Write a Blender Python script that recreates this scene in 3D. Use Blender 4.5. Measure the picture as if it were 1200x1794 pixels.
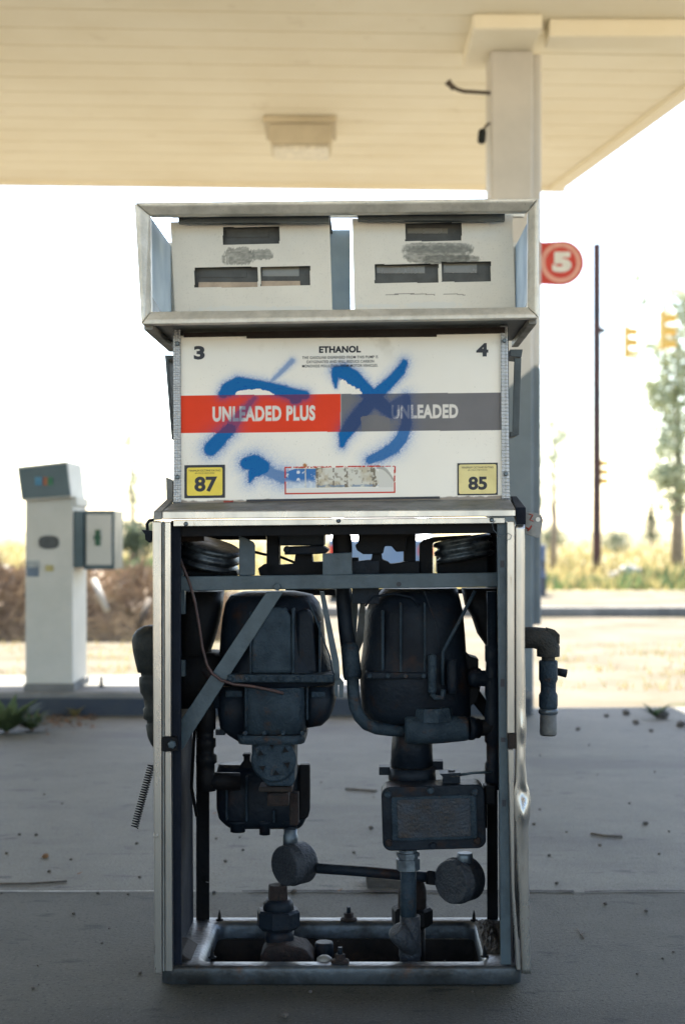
import bpy, math, random
import numpy as np
from mathutils import Vector, Matrix
R = math.radians
random.seed(7); rng = np.random.default_rng(7)
sc = bpy.context.scene
for o in list(bpy.data.objects): bpy.data.objects.remove(o)
COL = sc.collection
# ------------------------------------------------------------------ camera, sky, sun, exposure
D = 3.36; F = 2492.0; H = 1.08; HZ = 930.0
cam = bpy.data.cameras.new('camera'); camo = bpy.data.objects.new('camera', cam); COL.objects.link(camo)
camo.location = (0, -D, H); camo.rotation_euler = (R(90), 0, 0)
cam.sensor_fit = 'VERTICAL'; cam.sensor_height = 36; cam.lens = 50; cam.shift_y = 33 / 1794
cam.clip_end = 3000; cam.clip_start = 0.05
cam.dof.use_dof = True; cam.dof.focus_distance = 3.42; cam.dof.aperture_fstop = 2.9
sc.camera = camo
SUN_EL, SUN_AZ = 49.0, -2.0        # azimuth from +Y towards +X
w = bpy.data.worlds.new("World"); sc.world = w; w.use_nodes = True
nt = w.node_tree; bg = nt.nodes['Background']
sky = nt.nodes.new('ShaderNodeTexSky'); sky.sky_type = 'NISHITA'; sky.sun_disc = False
sky.sun_elevation = R(SUN_EL); sky.sun_rotation = R(SUN_AZ); sky.dust_density = 1.0; sky.air_density = 1.0
nt.links.new(sky.outputs[0], bg.inputs[0]); bg.inputs[1].default_value = 0.11
sl = bpy.data.lights.new('sun', 'SUN'); sl.energy = 5.0; sl.angle = R(0.5); sl.color = (1, 0.93, 0.80)
so = bpy.data.objects.new('sun', sl); COL.objects.link(so)
sd = Vector((math.sin(R(SUN_AZ)) * math.cos(R(SUN_EL)), math.cos(R(SUN_AZ)) * math.cos(R(SUN_EL)), math.sin(R(SUN_EL))))
so.rotation_euler = sd.to_track_quat('Z', 'Y').to_euler(); so.location = (0, 5, 20)
sc.view_settings.view_transform = 'Standard'; sc.view_settings.look = 'None'
sc.view_settings.exposure = 2.3; sc.view_settings.gamma = 1
sc.render.engine = 'CYCLES'
sc.render.resolution_x = 684; sc.render.resolution_y = 1024

# ------------------------------------------------------------------ helpers
ROT = Matrix.Rotation(R(-1.2), 3, 'Z') @ Matrix.Rotation(R(-0.35), 3, 'Y')
RI = ROT.transposed()
CL = RI @ Vector((0, -D, H))
def W(px, py, y):
    """point of the pump (its own frame) on its plane y that the photograph shows at px, py"""
    d = RI @ Vector(((px - 600) / F, 1.0, -(py - HZ) / F))
    t = (y - CL.y) / d.y
    return CL + d * t
def B(px, py, d):
    return Vector(((px - 600) * d / F, d - D, H - (py - HZ) * d / F))
def S(n, y=0.1): return n * (D + y) / F

class MB:
    def __init__(self): self.v = []; self.f = []; self.s = []
    def add(self, vs, fs, smooth=False):
        n = len(self.v); self.v += [tuple(v) for v in vs]
        for f in fs: self.f.append([i + n for i in f]); self.s.append(smooth)
        return self
    def quad(self, a, b, c, d): return self.add([a, b, c, d], [[0, 1, 2, 3]])
    def poly(self, front, back):
        n = len(front)
        fs = [list(range(n)), list(range(2 * n - 1, n - 1, -1))]
        for i in range(n): j = (i + 1) % n; fs.append([i, i + n, j + n, j])
        return self.add(list(front) + list(back), fs)
    def box(self, x0, x1, y0, y1, z0, z1):
        p = [(x0, z0), (x1, z0), (x1, z1), (x0, z1)]
        return self.poly([Vector((x, y0, z)) for x, z in p], [Vector((x, y1, z)) for x, z in p])
    def pp(self, pts, d0, d1, fn=None):      # polygon in photo units at depth d0, straight back to d1
        fn = fn or W
        fr = [fn(px, py, d0) for px, py in pts]
        return self.poly(fr, [v + Vector((0, d1 - d0, 0)) for v in fr])
    def pb(self, x0, y0, x1, y1, d0, d1, fn=None):
        return self.pp([(x0, y1), (x1, y1), (x1, y0), (x0, y0)], d0, d1, fn)
    def ring(self, rings, cap=True, smooth=True):
        n = len(rings[0]); vs = [p for r in rings for p in r]; fs = []
        for k in range(len(rings) - 1):
            for i in range(n):
                j = (i + 1) % n
                fs.append([k * n + i, k * n + j, (k + 1) * n + j, (k + 1) * n + i])
        self.add(vs, fs, smooth)
        if cap:
            self.add(rings[0], [list(range(n - 1, -1, -1))]); self.add(rings[-1], [list(range(n))])
        return self
    def tube(self, pts, r, n=12, cap=True):
        pts = [Vector(p) for p in pts]; rs = r if isinstance(r, (list, tuple)) else [r] * len(pts)
        rings = []; up = None
        for i, p in enumerate(pts):
            a = pts[max(0, i - 1)]; b = pts[min(len(pts) - 1, i + 1)]; t = (b - a).normalized()
            if up is None: up = t.orthogonal().normalized()
            else: up = (up - t * up.dot(t)).normalized()
            q = t.cross(up)
            rings.append([p + (up * math.cos(2 * math.pi * k / n) + q * math.sin(2 * math.pi * k / n)) * rs[i] for k in range(n)])
        return self.ring(rings, cap)
    def lathe(self, p0, p1, prof, n=24, phase=0, smooth=True):   # prof: (t along p0-p1, radius)
        p0 = Vector(p0); p1 = Vector(p1); ax = (p1 - p0); t = ax.normalized(); up = t.orthogonal().normalized()
        if abs(t.z) > 0.9: up = Vector((1, 0, 0)); up = (up - t * up.dot(t)).normalized()
        q = t.cross(up); rings = []
        for (u, r) in prof:
            c = p0 + ax * u
            rings.append([c + (up * math.cos(2 * math.pi * k / n + phase) + q * math.sin(2 * math.pi * k / n + phase)) * r for k in range(n)])
        return self.ring(rings, True, smooth)
    def loft(self, secs, ex=0.5, n=28, smooth=True):  # secs: (py, xl, xr, yc, half depth)
        rings = []
        for (py, xl, xr, yc, hd) in secs:
            a = W(xl, py, yc); b = W(xr, py, yc); c = (a + b) / 2; hw = (b.x - a.x) / 2; r = []
            for k in range(n):
                th = 2 * math.pi * k / n; cx, sy = math.cos(th), math.sin(th)
                r.append(c + Vector((math.copysign(abs(cx) ** ex, cx) * hw, math.copysign(abs(sy) ** ex, sy) * hd, 0)))
            rings.append(r)
        return self.ring(rings, True, smooth)
    def build(self, name, m, parent=None, bevel=0, seg=2):
        me = bpy.data.meshes.new(name); me.from_pydata(self.v, [], self.f)
        me.polygons.foreach_set('use_smooth', self.s); me.update()
        import bmesh
        bm = bmesh.new(); bm.from_mesh(me); bmesh.ops.remove_doubles(bm, verts=bm.verts, dist=1e-6)
        bmesh.ops.recalc_face_normals(bm, faces=bm.faces); bm.to_mesh(me); bm.free()
        o = bpy.data.objects.new(name, me); COL.objects.link(o)
        if m: me.materials.append(m)
        if parent: o.parent = parent
        if bevel:
            b = o.modifiers.new('b', 'BEVEL'); b.width = bevel; b.segments = seg; b.limit_method = 'ANGLE'; b.angle_limit = R(35)
            b.harden_normals = False
        return o
def tag(o, label=None, cat=None, group=None, kind=None):
    if label: o['label'] = label
    if cat: o['category'] = cat
    if group: o['group'] = group
    if kind: o['kind'] = kind
    return o
def empty(name, loc=(0, 0, 0)):
    o = bpy.data.objects.new(name, None); COL.objects.link(o); o.location = loc; o.empty_display_size = .1; return o
def srgb(r, g, b):
    f = lambda c: (c / 255 / 12.92) if c <= 10 else ((c / 255 + .055) / 1.055) ** 2.4
    return (f(r), f(g), f(b))
def mat(name, c, rough=.6, metal=0, c2=None, scale=20, thr=(.4, .65), bump=.1, bscale=120, spec=.5, c3=None, s3=60, t3=(.62, .72), stretch=None):
    m = bpy.data.materials.new(name); m.use_nodes = True; t = m.node_tree; b = t.nodes['Principled BSDF']
    b.inputs['Roughness'].default_value = rough; b.inputs['Metallic'].default_value = metal
    b.inputs['Specular IOR Level'].default_value = spec
    tc = t.nodes.new('ShaderNodeTexCoord'); src = tc.outputs['Object']
    if stretch:
        mp = t.nodes.new('ShaderNodeMapping'); mp.inputs['Scale'].default_value = stretch
        t.links.new(src, mp.inputs[0]); src = mp.outputs[0]
    def layer(sc_, th, det=6):
        n = t.nodes.new('ShaderNodeTexNoise'); n.inputs['Scale'].default_value = sc_; n.inputs['Detail'].default_value = det
        n.inputs['Roughness'].default_value = .65
        t.links.new(src, n.inputs['Vector']); mr = t.nodes.new('ShaderNodeMapRange')
        mr.inputs[1].default_value = th[0]; mr.inputs[2].default_value = th[1]; t.links.new(n.outputs[0], mr.inputs[0]); return n, mr
    c2 = c2 or tuple(x * .7 for x in c)
    n1, r1 = layer(scale, thr)
    mx = t.nodes.new('ShaderNodeMix'); mx.data_type = 'RGBA'
    mx.inputs[6].default_value = (*c, 1); mx.inputs[7].default_value = (*c2, 1); t.links.new(r1.outputs[0], mx.inputs[0])
    out = mx.outputs[2]
    if c3:
        n3, r3 = layer(s3, t3); m3 = t.nodes.new('ShaderNodeMix'); m3.data_type = 'RGBA'; m3.inputs[7].default_value = (*c3, 1)
        t.links.new(out, m3.inputs[6]); t.links.new(r3.outputs[0], m3.inputs[0]); out = m3.outputs[2]
    t.links.new(out, b.inputs['Base Color'])
    mr = t.nodes.new('ShaderNodeMapRange'); mr.inputs[3].default_value = max(.05, rough - .12); mr.inputs[4].default_value = min(1, rough + .15)
    t.links.new(n1.outputs[0], mr.inputs[0]); t.links.new(mr.outputs[0], b.inputs['Roughness'])
    if bump:
        nb = t.nodes.new('ShaderNodeTexNoise'); nb.inputs['Scale'].default_value = bscale; nb.inputs['Detail'].default_value = 4
        t.links.new(src, nb.inputs['Vector'])
        bu = t.nodes.new('ShaderNodeBump'); bu.inputs['Strength'].default_value = bump; bu.inputs['Distance'].default_value = .01
        t.links.new(nb.outputs[0], bu.inputs['Height']); t.links.new(bu.outputs[0], b.inputs['Normal'])
    return m
def attrmat(name, rough=.5, bump=.05):
    m = bpy.data.materials.new(name); m.use_nodes = True; t = m.node_tree; b = t.nodes['Principled BSDF']
    a = t.nodes.new('ShaderNodeAttribute'); a.attribute_name = 'Col'; t.links.new(a.outputs['Color'], b.inputs['Base Color'])
    b.inputs['Roughness'].default_value = rough; b.inputs['Specular IOR Level'].default_value = .15
    n = t.nodes.new('ShaderNodeTexNoise'); n.inputs['Scale'].default_value = 150; n.inputs['Detail'].default_value = 5
    tc = t.nodes.new('ShaderNodeTexCoord'); t.links.new(tc.outputs['Object'], n.inputs['Vector'])
    bu = t.nodes.new('ShaderNodeBump'); bu.inputs['Strength'].default_value = bump; bu.inputs['Distance'].default_value = .005
    t.links.new(n.outputs[0], bu.inputs['Height']); t.links.new(bu.outputs[0], b.inputs['Normal'])
    return m
def vnoise(x, y, s, seed=0):
    r = np.random.default_rng(seed); g = r.random((256, 256)); x = x / s; y = y / s
    xi = np.floor(x).astype(int); yi = np.floor(y).astype(int); fx = x - xi; fy = y - yi
    fx = fx * fx * (3 - 2 * fx); fy = fy * fy * (3 - 2 * fy)
    a = g[xi % 256, yi % 256]; b = g[(xi + 1) % 256, yi % 256]; c = g[xi % 256, (yi + 1) % 256]; d = g[(xi + 1) % 256, (yi + 1) % 256]
    return (a * (1 - fx) + b * fx) * (1 - fy) + (c * (1 - fx) + d * fx) * fy
def fbm(x, y, s, seed=0, o=4):
    t = 0; a = .5; n = 0
    for i in range(o): t = t + a * vnoise(x, y, s / 2 ** i, seed + i); n += a; a *= .55
    return t / n
def sstep(a, b, x): t = np.clip((x - a) / (b - a), 0, 1); return t * t * (3 - 2 * t)
def mixc(c, col, a): return c * (1 - a[..., None]) + np.array(col) * a[..., None]
def text_tris(s, bold=0.0, space=1.0):
    cu = bpy.data.curves.new('t', 'FONT'); cu.body = s; cu.offset = bold; cu.space_character = space; cu.resolution_u = 4
    o = bpy.data.objects.new('t', cu); COL.objects.link(o)
    dg = bpy.context.evaluated_depsgraph_get(); me = o.evaluated_get(dg).to_mesh(); me.calc_loop_triangles()
    v = np.array([p.co[:2] for p in me.vertices]); t = np.array([l.vertices[:] for l in me.loop_triangles])
    o.evaluated_get(dg).to_mesh_clear(); bpy.data.objects.remove(o); bpy.data.curves.remove(cu)
    lo = v.min(0); hi = v.max(0); v = (v - lo) / (hi - lo); return v, t
def text_px(s, x0, y0, x1, y1, slope=0, bold=0, space=1.0):
    """glyph outlines scaled into the box left x0, top y0, right x1, bottom y1 (at the left end)"""
    v, t = text_tris(s, bold, space); px = x0 + v[:, 0] * (x1 - x0); py = y1 - v[:, 1] * (y1 - y0) + (px - x0) * slope
    return np.stack([px, py], 1), t
def lettering(name, s, x0, y0, x1, y1, d, m, parent, slope=-.014, bold=0, space=1.0, fn=None):
    p, t = text_px(s, x0, y0, x1, y1, slope, bold, space); fn = fn or W
    mb = MB(); mb.v = [tuple(fn(a, b, d)) for a, b in p]; mb.f = [list(map(int, q)) for q in t]; mb.s = [False] * len(mb.f)
    return mb.build(name, m, parent)
def text_mask(p, t, X, Y):
    M = np.zeros(X.shape, bool); x0, y0 = p.min(0); x1, y1 = p.max(0)
    idx = np.where((X >= x0) & (X <= x1) & (Y >= y0) & (Y <= y1)); x = X[idx]; y = Y[idx]; m = np.zeros(len(x), bool)
    for a, b, c in t:
        A, Bq, C = p[a], p[b], p[c]
        e = lambda P, Q: (Q[0] - P[0]) * (y - P[1]) - (Q[1] - P[1]) * (x - P[0])
        u, v, w_ = e(A, Bq), e(Bq, C), e(C, A); m |= ((u >= 0) & (v >= 0) & (w_ >= 0)) | ((u <= 0) & (v <= 0) & (w_ <= 0))
    M[idx] = m; return M
def paint_grid(name, quad, d, colf, m, parent, step=1.0, holes=(), thick=.003, fn=None, dfun=None):
    """a painted sheet: fine mesh over the quad TL,TR,BR,BL carrying its printed colours per vertex"""
    fn = fn or W; TL, TR, BR, BL = [np.array(q, float) for q in quad]
    nx = int(np.linalg.norm(TR - TL) / step) + 1; ny = int(np.linalg.norm(BL - TL) / step) + 1
    u, v = np.meshgrid(np.linspace(0, 1, nx), np.linspace(0, 1, ny)); u = u[..., None]; v = v[..., None]
    P = (TL * (1 - u) + TR * u) * (1 - v) + (BL * (1 - u) + BR * u) * v; X = P[..., 0]; Y = P[..., 1]
    cs = [fn(q[0], q[1], d) for q in quad]; cs = [np.array(c) for c in cs]
    G = (cs[0] * (1 - u) + cs[1] * u) * (1 - v) + (cs[3] * (1 - u) + cs[2] * u) * v
    if dfun is not None: G[..., 1] += dfun(X, Y)
    col = colf(X, Y); idx = np.arange(nx * ny).reshape(ny, nx)
    f = np.stack([idx[1:, :-1], idx[1:, 1:], idx[:-1, 1:], idx[:-1, :-1]], -1)
    cx = (X[1:, 1:] + X[:-1, :-1]) / 2; cy = (Y[1:, 1:] + Y[:-1, :-1]) / 2; keep = np.ones(cx.shape, bool)
    for (a, b, c, e, sl_) in holes:
        yy = cy - (cx - a) * sl_; keep &= ~((cx > a) & (cx < c) & (yy > b) & (yy < e))
    f = f[keep]; me = bpy.data.meshes.new(name); me.from_pydata(G.reshape(-1, 3), [], f.tolist())
    at = me.color_attributes.new('Col', 'FLOAT_COLOR', 'POINT'); c4 = np.ones((nx * ny, 4), np.float32); c4[:, :3] = np.clip(col.reshape(-1, 3), 0, 1)
    at.data.foreach_set('color', c4.ravel()); me.materials.append(m); me.update()
    o = bpy.data.objects.new(name, me); COL.objects.link(o); o.parent = parent
    if thick:
        s_ = o.modifiers.new('s', 'SOLIDIFY'); s_.thickness = thick; s_.offset = -1
    return o

# ------------------------------------------------------------------ materials
M = {}
M['dark'] = mat('dark_paint', (.010, .015, .022), .5, 0, (.005, .007, .011), 9, bump=.25, bscale=90, c3=(.028, .014, .009), s3=14, t3=(.56, .72))
M['black'] = mat('black_paint', (.005, .006, .008), .6, 0, (.007, .006, .006), 12, bump=.2, bscale=80)
M['blue'] = mat('blue_grey_paint', (.042, .066, .082), .5, 0, (.03, .048, .06), 25, bump=.12, c3=(.12, .07, .05), s3=22, t3=(.68, .8))
M['bluedark'] = mat('blue_black_steel', (.008, .011, .019), .7, 0, (.006, .008, .013), 12, bump=.12)
M['cast'] = mat('cast_iron_paint', (.028, .043, .057), .55, 0, (.015, .024, .033), 18, bump=.5, bscale=160, c3=(.05, .03, .02), s3=20, t3=(.58, .72))
M['galv'] = mat('galvanised_steel', (.13, .16, .18), .45, .6, (.06, .07, .085), 30, bump=.2, bscale=70, c3=(.08, .05, .035), s3=14, t3=(.62, .75))
M['alu'] = mat('aluminium_trim', (.44, .42, .395), .27, .85, (.34, .33, .31), 9, bump=.08, bscale=50, c3=(.2, .14, .09), s3=90, t3=(.66, .76), stretch=(1, 1, .18))
M['alub'] = mat('brushed_aluminium_head', (.68, .65, .58), .42, .35, (.5, .48, .42), 18, bump=.12, bscale=90, c3=(.08, .065, .05), s3=140, t3=(.66, .76))
M['dullalu'] = mat('dull_grey_metal', (.22, .22, .21), .55, .3, (.14, .14, .13), 15, bump=.15, c3=(.1, .07, .05), s3=50, t3=(.64, .74))
M['knurl'] = mat('checker_trim', (.55, .56, .56), .4, .7, (.3, .31, .32), 40, bump=.1)
M['rust'] = mat('rust', (.016, .007, .005), .9, 0, (.009, .006, .005), 40, bump=.6, bscale=90)
M['brown'] = mat('brown_tape', (.022, .016, .014), .7, 0, (.03, .025, .022), 30, bump=.2)
M['rubber'] = mat('black_rubber', (.018, .021, .021), .55, 0, (.03, .032, .03), 25, bump=.25, bscale=60)
M['rubg'] = mat('worn_grey_rubber', (.12, .12, .115), .7, 0, (.08, .08, .075), 30, bump=.2)
M['elbow'] = mat('brown_black_casting', (.032, .032, .03), .65, 0, (.045, .042, .037), 40, bump=.5, bscale=200)
M['blackmark'] = mat('black_print', (.008, .01, .018), .5, 0, (.012, .013, .02), 60, bump=0)
M['sidepanel'] = mat('cabinet_side_sheet', (.07, .085, .09), .5, .3, (.05, .06, .065), 10, bump=.1)
M['lcd'] = mat('display_glass', (.16, .15, .12), .25, 0, (.12, .11, .09), 15, bump=0)
M['lcdback'] = mat('display_housing', (.05, .055, .052), .5, 0, (.035, .036, .035), 30, bump=0)
M['tan'] = mat('aged_plastic', (.42, .33, .24), .5, 0, (.3, .24, .18), 30, bump=0)
M['painted'] = attrmat('printed_panel', .6, .04)
M['wire'] = mat('red_brown_cable', (.06, .028, .025), .6, 0, (.035, .02, .018), 60, bump=.1)
M['dust'] = mat('dirt_crust', (.05, .045, .04), .95, 0, (.03, .026, .022), 60, bump=1, bscale=120)
M['white'] = mat('off_white_paint', (.62, .60, .55), .6, 0, (.54, .52, .47), 6, bump=.05)
M['cream'] = mat('cream_canopy_paint', (.88, .82, .66), .55, 0, (.84, .77, .60), 1.2, bump=.02, c3=(.66, .57, .41), s3=3, t3=(.62, .8))
M['column'] = mat('column_paint', (.60, .57, .52), .6, 0, (.52, .50, .46), 2, bump=.04)
M['pumpside'] = mat('pump_body_paint', (.52, .50, .45), .5, 0, (.46, .45, .40), 4, bump=.03)
M['teal'] = mat('dark_teal_display', (.03, .065, .08), .35, 0, (.02, .05, .06), 6, bump=0)
M['red'] = mat('sign_red', (.60, .035, .015), .45, 0, (.52, .03, .015), 8, bump=0)
M['pink'] = mat('sign_ring_paint', (.72, .34, .25), .5, 0, (.66, .28, .2), 20, bump=0)
M['cwhite'] = mat('sign_white', (.74, .7, .62), .5, 0, (.66, .62, .54), 20, bump=0)
M['pole'] = mat('rusty_steel_pole', (.07, .028, .02), .8, 0, (.03, .025, .028), 1.5, bump=.2)
M['yellow'] = mat('signal_yellow', (.66, .42, .10), .5, 0, (.6, .38, .09), 5, bump=0)
M['lens'] = mat('dark_lens', (.02, .02, .02), .2, 0, bump=0)
M['wood'] = mat('weathered_wood', (.10, .085, .07), .8, 0, (.06, .05, .04), 30, bump=.4, stretch=(1, 8, 8))
M['stone'] = mat('pale_stone', (.42, .40, .37), .9, 0, (.3, .28, .25), 5, bump=.5, bscale=12)
M['pebble'] = mat('dark_pebble', (.07, .065, .06), .9, 0, (.10, .08, .065), 60, bump=.4)
M['leafdry'] = mat('dry_leaf', (.20, .10, .04), .8, 0, (.12, .06, .03), 60, bump=.2)
M['stick'] = mat('dead_stick', (.09, .07, .055), .85, 0, (.05, .04, .03), 40, bump=.2)
M['brush'] = mat('dead_brush', (.36, .27, .19), .9, 0, (.14, .10, .075), 2.2, thr=(.42, .58), bump=.6, bscale=10, c3=(.27, .22, .15), s3=4, t3=(.55, .68))
M['bark'] = mat('bark', (.26, .22, .18), .9, 0, (.17, .14, .11), 8, bump=.5, bscale=20)
M['carblue'] = mat('blue_car_paint', (.14, .21, .30), .3, .0, (.09, .16, .28), 2, bump=0)
M['drumc'] = mat('drum_paint', (.05, .07, .12), .6, 0, (.04, .05, .08), 5, bump=0)
M['carglass'] = mat('car_glass', (.02, .025, .03), .05, 0, bump=0, spec=.8)
M['chrome'] = mat('chrome', (.7, .7, .7), .12, 1, (.6, .6, .6), 5, bump=0)
def foliage(name, c, c2):
    m = mat(name, c, .55, 0, c2, 1.4, thr=(.4, .6), bump=0); t = m.node_tree; b = t.nodes['Principled BSDF']
    tr = t.nodes.new('ShaderNodeBsdfTranslucent'); mx = t.nodes.new('ShaderNodeMixShader'); mx.inputs[0].default_value = .5
    src = b.inputs['Base Color'].links[0].from_socket; t.links.new(src, tr.inputs[0])
    t.links.new(b.outputs[0], mx.inputs[1]); t.links.new(tr.outputs[0], mx.inputs[2]); t.links.new(mx.outputs[0], t.nodes['Material Output'].inputs[0])
    return m
M['leaf'] = foliage('pale_green_leaves', (.50, .53, .38), (.38, .42, .27))
M['leafd'] = foliage('dark_green_leaves', (.17, .20, .13), (.11, .14, .08))
M['weed'] = foliage('weed_green', (.05, .10, .04), (.09, .12, .05))
M['straw'] = foliage('dry_grass', (.36, .29, .14), (.22, .20, .08))
for k_ in ('dark', 'black', 'bluedark', 'cast', 'brown', 'rubber', 'elbow'):
    M[k_].node_tree.nodes['Principled BSDF'].inputs['Specular IOR Level'].default_value = .12
# frosted plastic panes of the head
m = bpy.data.materials.new('frosted_plastic'); m.use_nodes = True; t = m.node_tree; b = t.nodes['Principled BSDF']
n = t.nodes.new('ShaderNodeTexNoise'); n.inputs['Scale'].default_value = 7; n.inputs['Detail'].default_value = 5
tc = t.nodes.new('ShaderNodeTexCoord'); t.links.new(tc.outputs['Object'], n.inputs['Vector'])
r_ = t.nodes.new('ShaderNodeValToRGB'); r_.color_ramp.elements[0].position = .3; r_.color_ramp.elements[1].position = .7
r_.color_ramp.elements[0].color = (.36, .46, .54, 1); r_.color_ramp.elements[1].color = (.62, .70, .74, 1)
t.links.new(n.outputs[0], r_.inputs[0]); t.links.new(r_.outputs[0], b.inputs['Base Color']); b.inputs['Roughness'].default_value = .5
tr = t.nodes.new('ShaderNodeBsdfTranslucent'); t.links.new(r_.outputs[0], tr.inputs[0])
mx = t.nodes.new('ShaderNodeMixShader'); mx.inputs[0].default_value = .55
t.links.new(b.outputs[0], mx.inputs[1]); t.links.new(tr.outputs[0], mx.inputs[2]); t.links.new(mx.outputs[0], t.nodes['Material Output'].inputs[0])
M['frost'] = m
# forecourt concrete
def concrete(K=1.0):
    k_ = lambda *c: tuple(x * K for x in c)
    m = bpy.data.materials.new('forecourt_concrete'); m.use_nodes = True; t = m.node_tree; b = t.nodes['Principled BSDF']; L = t.links.new
    tc = t.nodes.new('ShaderNodeTexCoord')
    def nz(scale, det=6, rough=.6, st=None):
        n = t.nodes.new('ShaderNodeTexNoise'); n.inputs['Scale'].default_value = scale; n.inputs['Detail'].default_value = det; n.inputs['Roughness'].default_value = rough
        if st:
            mp = t.nodes.new('ShaderNodeMapping'); mp.inputs['Scale'].default_value = st; L(tc.outputs['Object'], mp.inputs[0]); L(mp.outputs[0], n.inputs['Vector'])
        else: L(tc.outputs['Object'], n.inputs['Vector'])
        return n.outputs[0]
    def mr(v, a, b_, c=0, d=1):
        n = t.nodes.new('ShaderNodeMapRange'); n.inputs[1].default_value = a; n.inputs[2].default_value = b_; n.inputs[3].default_value = c; n.inputs[4].default_value = d; L(v, n.inputs[0]); return n.outputs[0]
    def mix(a, c2, f):
        n = t.nodes.new('ShaderNodeMix'); n.data_type = 'RGBA'; L(a, n.inputs[6]); n.inputs[7].default_value = (*c2, 1); L(f, n.inputs[0]); return n.outputs[2]
    base = t.nodes.new('ShaderNodeValToRGB'); base.color_ramp.elements[0].position = .3; base.color_ramp.elements[1].position = .7
    base.color_ramp.elements[0].color = (*k_(.092, .090, .072), 1); base.color_ramp.elements[1].color = (*k_(.152, .147, .118), 1)
    L(nz(2.6, 10, .78), base.inputs[0]); c = base.outputs[0]
    c = mix(c, k_(.045, .045, .040), mr(nz(.55, 5, .6, (.5, 1.6, 1)), .50, .66, 0, .75))
    c = mix(c, k_(.034, .034, .032), mr(nz(9, 3, .5, (.7, 1.8, 1)), .62, .70, 0, .8))
    c = mix(c, k_(.02, .02, .02), mr(nz(95, 3, .6), .56, .68, 0, .75))
    c = mix(c, k_(.24, .235, .21), mr(nz(130, 3, .6), .58, .70, 0, .6))
    L(c, b.inputs['Base Color']); b.inputs['Roughness'].default_value = .7; b.inputs['Specular IOR Level'].default_value = .32 * K
    bu = t.nodes.new('ShaderNodeBump'); bu.inputs['Strength'].default_value = .9; bu.inputs['Distance'].default_value = .006
    L(nz(110, 5, .7), bu.inputs['Height']); L(bu.outputs[0], b.inputs['Normal'])
    return m
M['concrete'] = concrete(); M['shadedslab'] = concrete(.55)  # second slab darkened: shade towards the camera put into its concrete colour
M['field'] = mat('dry_field_soil', (.28, .23, .12), .95, 0, (.18, .16, .08), .35, thr=(.45, .6), bump=.5, bscale=4, c3=(.28, .24, .17), s3=1.1, t3=(.5, .65))
M['kerb'] = mat('kerb_concrete', (.20, .195, .185), .85, 0, (.12, .12, .115), 3, bump=.3, bscale=40)
M['kerbshade'] = mat('shaded_kerb_face', (.025, .035, .055), .7, 0, (.04, .048, .06), 5, bump=.3, bscale=40)
M['soil'] = mat('pit_soil', (.03, .022, .017), .95, 0, (.015, .012, .01), 14, bump=1, bscale=20)
M['sand'] = mat('pale_dry_dirt', (.155, .135, .105), .95, 0, (.10, .086, .06), 1.0, bump=.5, bscale=14, c3=(.08, .08, .04), s3=1.3, t3=(.56, .68))

M['bouncedirt'] = mat('bounce_dirt', (.60, .50, .36), .95, 0, (.52, .42, .29), .8, bump=.4, bscale=12)
for k_ in ('sand', 'field', 'bouncedirt', 'straw'):
    M[k_].node_tree.nodes['Principled BSDF'].inputs['Specular IOR Level'].default_value = .08
# ------------------------------------------------------------------ the setting
HX0, HX1, HY0, HY1 = -.345, .345, .06, .40
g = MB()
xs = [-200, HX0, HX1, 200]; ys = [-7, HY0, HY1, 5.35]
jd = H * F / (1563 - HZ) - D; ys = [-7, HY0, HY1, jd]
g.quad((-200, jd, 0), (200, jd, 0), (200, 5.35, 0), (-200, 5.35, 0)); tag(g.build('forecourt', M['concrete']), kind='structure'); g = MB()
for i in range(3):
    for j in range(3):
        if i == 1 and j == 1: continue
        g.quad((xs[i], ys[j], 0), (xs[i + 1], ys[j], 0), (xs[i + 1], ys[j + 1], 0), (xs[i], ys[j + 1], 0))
tag(g.build('pump_slab', M['shadedslab']), kind='structure')
tag(MB().quad((-200, 5.35, 0), (200, 5.35, 0), (200, 22, 0), (-200, 22, 0)).build('gravel_lot', M['sand']), kind='structure')
tag(MB().quad((-900, 22, 0), (900, 22, 0), (900, 1500, 0), (-900, 1500, 0)).build('field', M['field']), kind='structure')
tag(MB().quad((-200, -90, 0), (200, -90, 0), (200, -7, 0), (-200, -7, 0)).build('bounce_ground', M['bouncedirt']), kind='structure')  # unseen ground behind the camera, added bright to bounce warm light forward
p = MB()
p.quad((HX0, HY0, 0), (HX0, HY1, 0), (HX0, HY1, -.35), (HX0, HY0, -.35)).quad((HX1, HY0, 0), (HX1, HY0, -.35), (HX1, HY1, -.35), (HX1, HY1, 0))
p.quad((HX0, HY1, 0), (HX1, HY1, 0), (HX1, HY1, -.35), (HX0, HY1, -.35)).quad((HX0, HY0, 0), (HX0, HY0, -.35), (HX1, HY0, -.35), (HX1, HY0, 0))
p.quad((HX0, HY0, -.35), (HX0, HY1, -.35), (HX1, HY1, -.35), (HX1, HY0, -.35))
tag(p.build('pit', M['soil']), kind='structure')
# pump island with its front shade put in as a dark strip, far kerb
isl = MB().box(-14, 1.12, 4.97, 5.95, .001, .135); tag(isl.build('island', M['kerb'], bevel=.02), kind='structure')
tag(MB().box(-14.003, 1.10, 4.955, 4.969, .0, .10).build('kerb_face', M['kerbshade']), kind='structure')
tag(MB().box(-60, 60, 14.5, 14.68, 0, .12).build('kerb', M['kerb'], bevel=.02), kind='structure')
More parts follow.
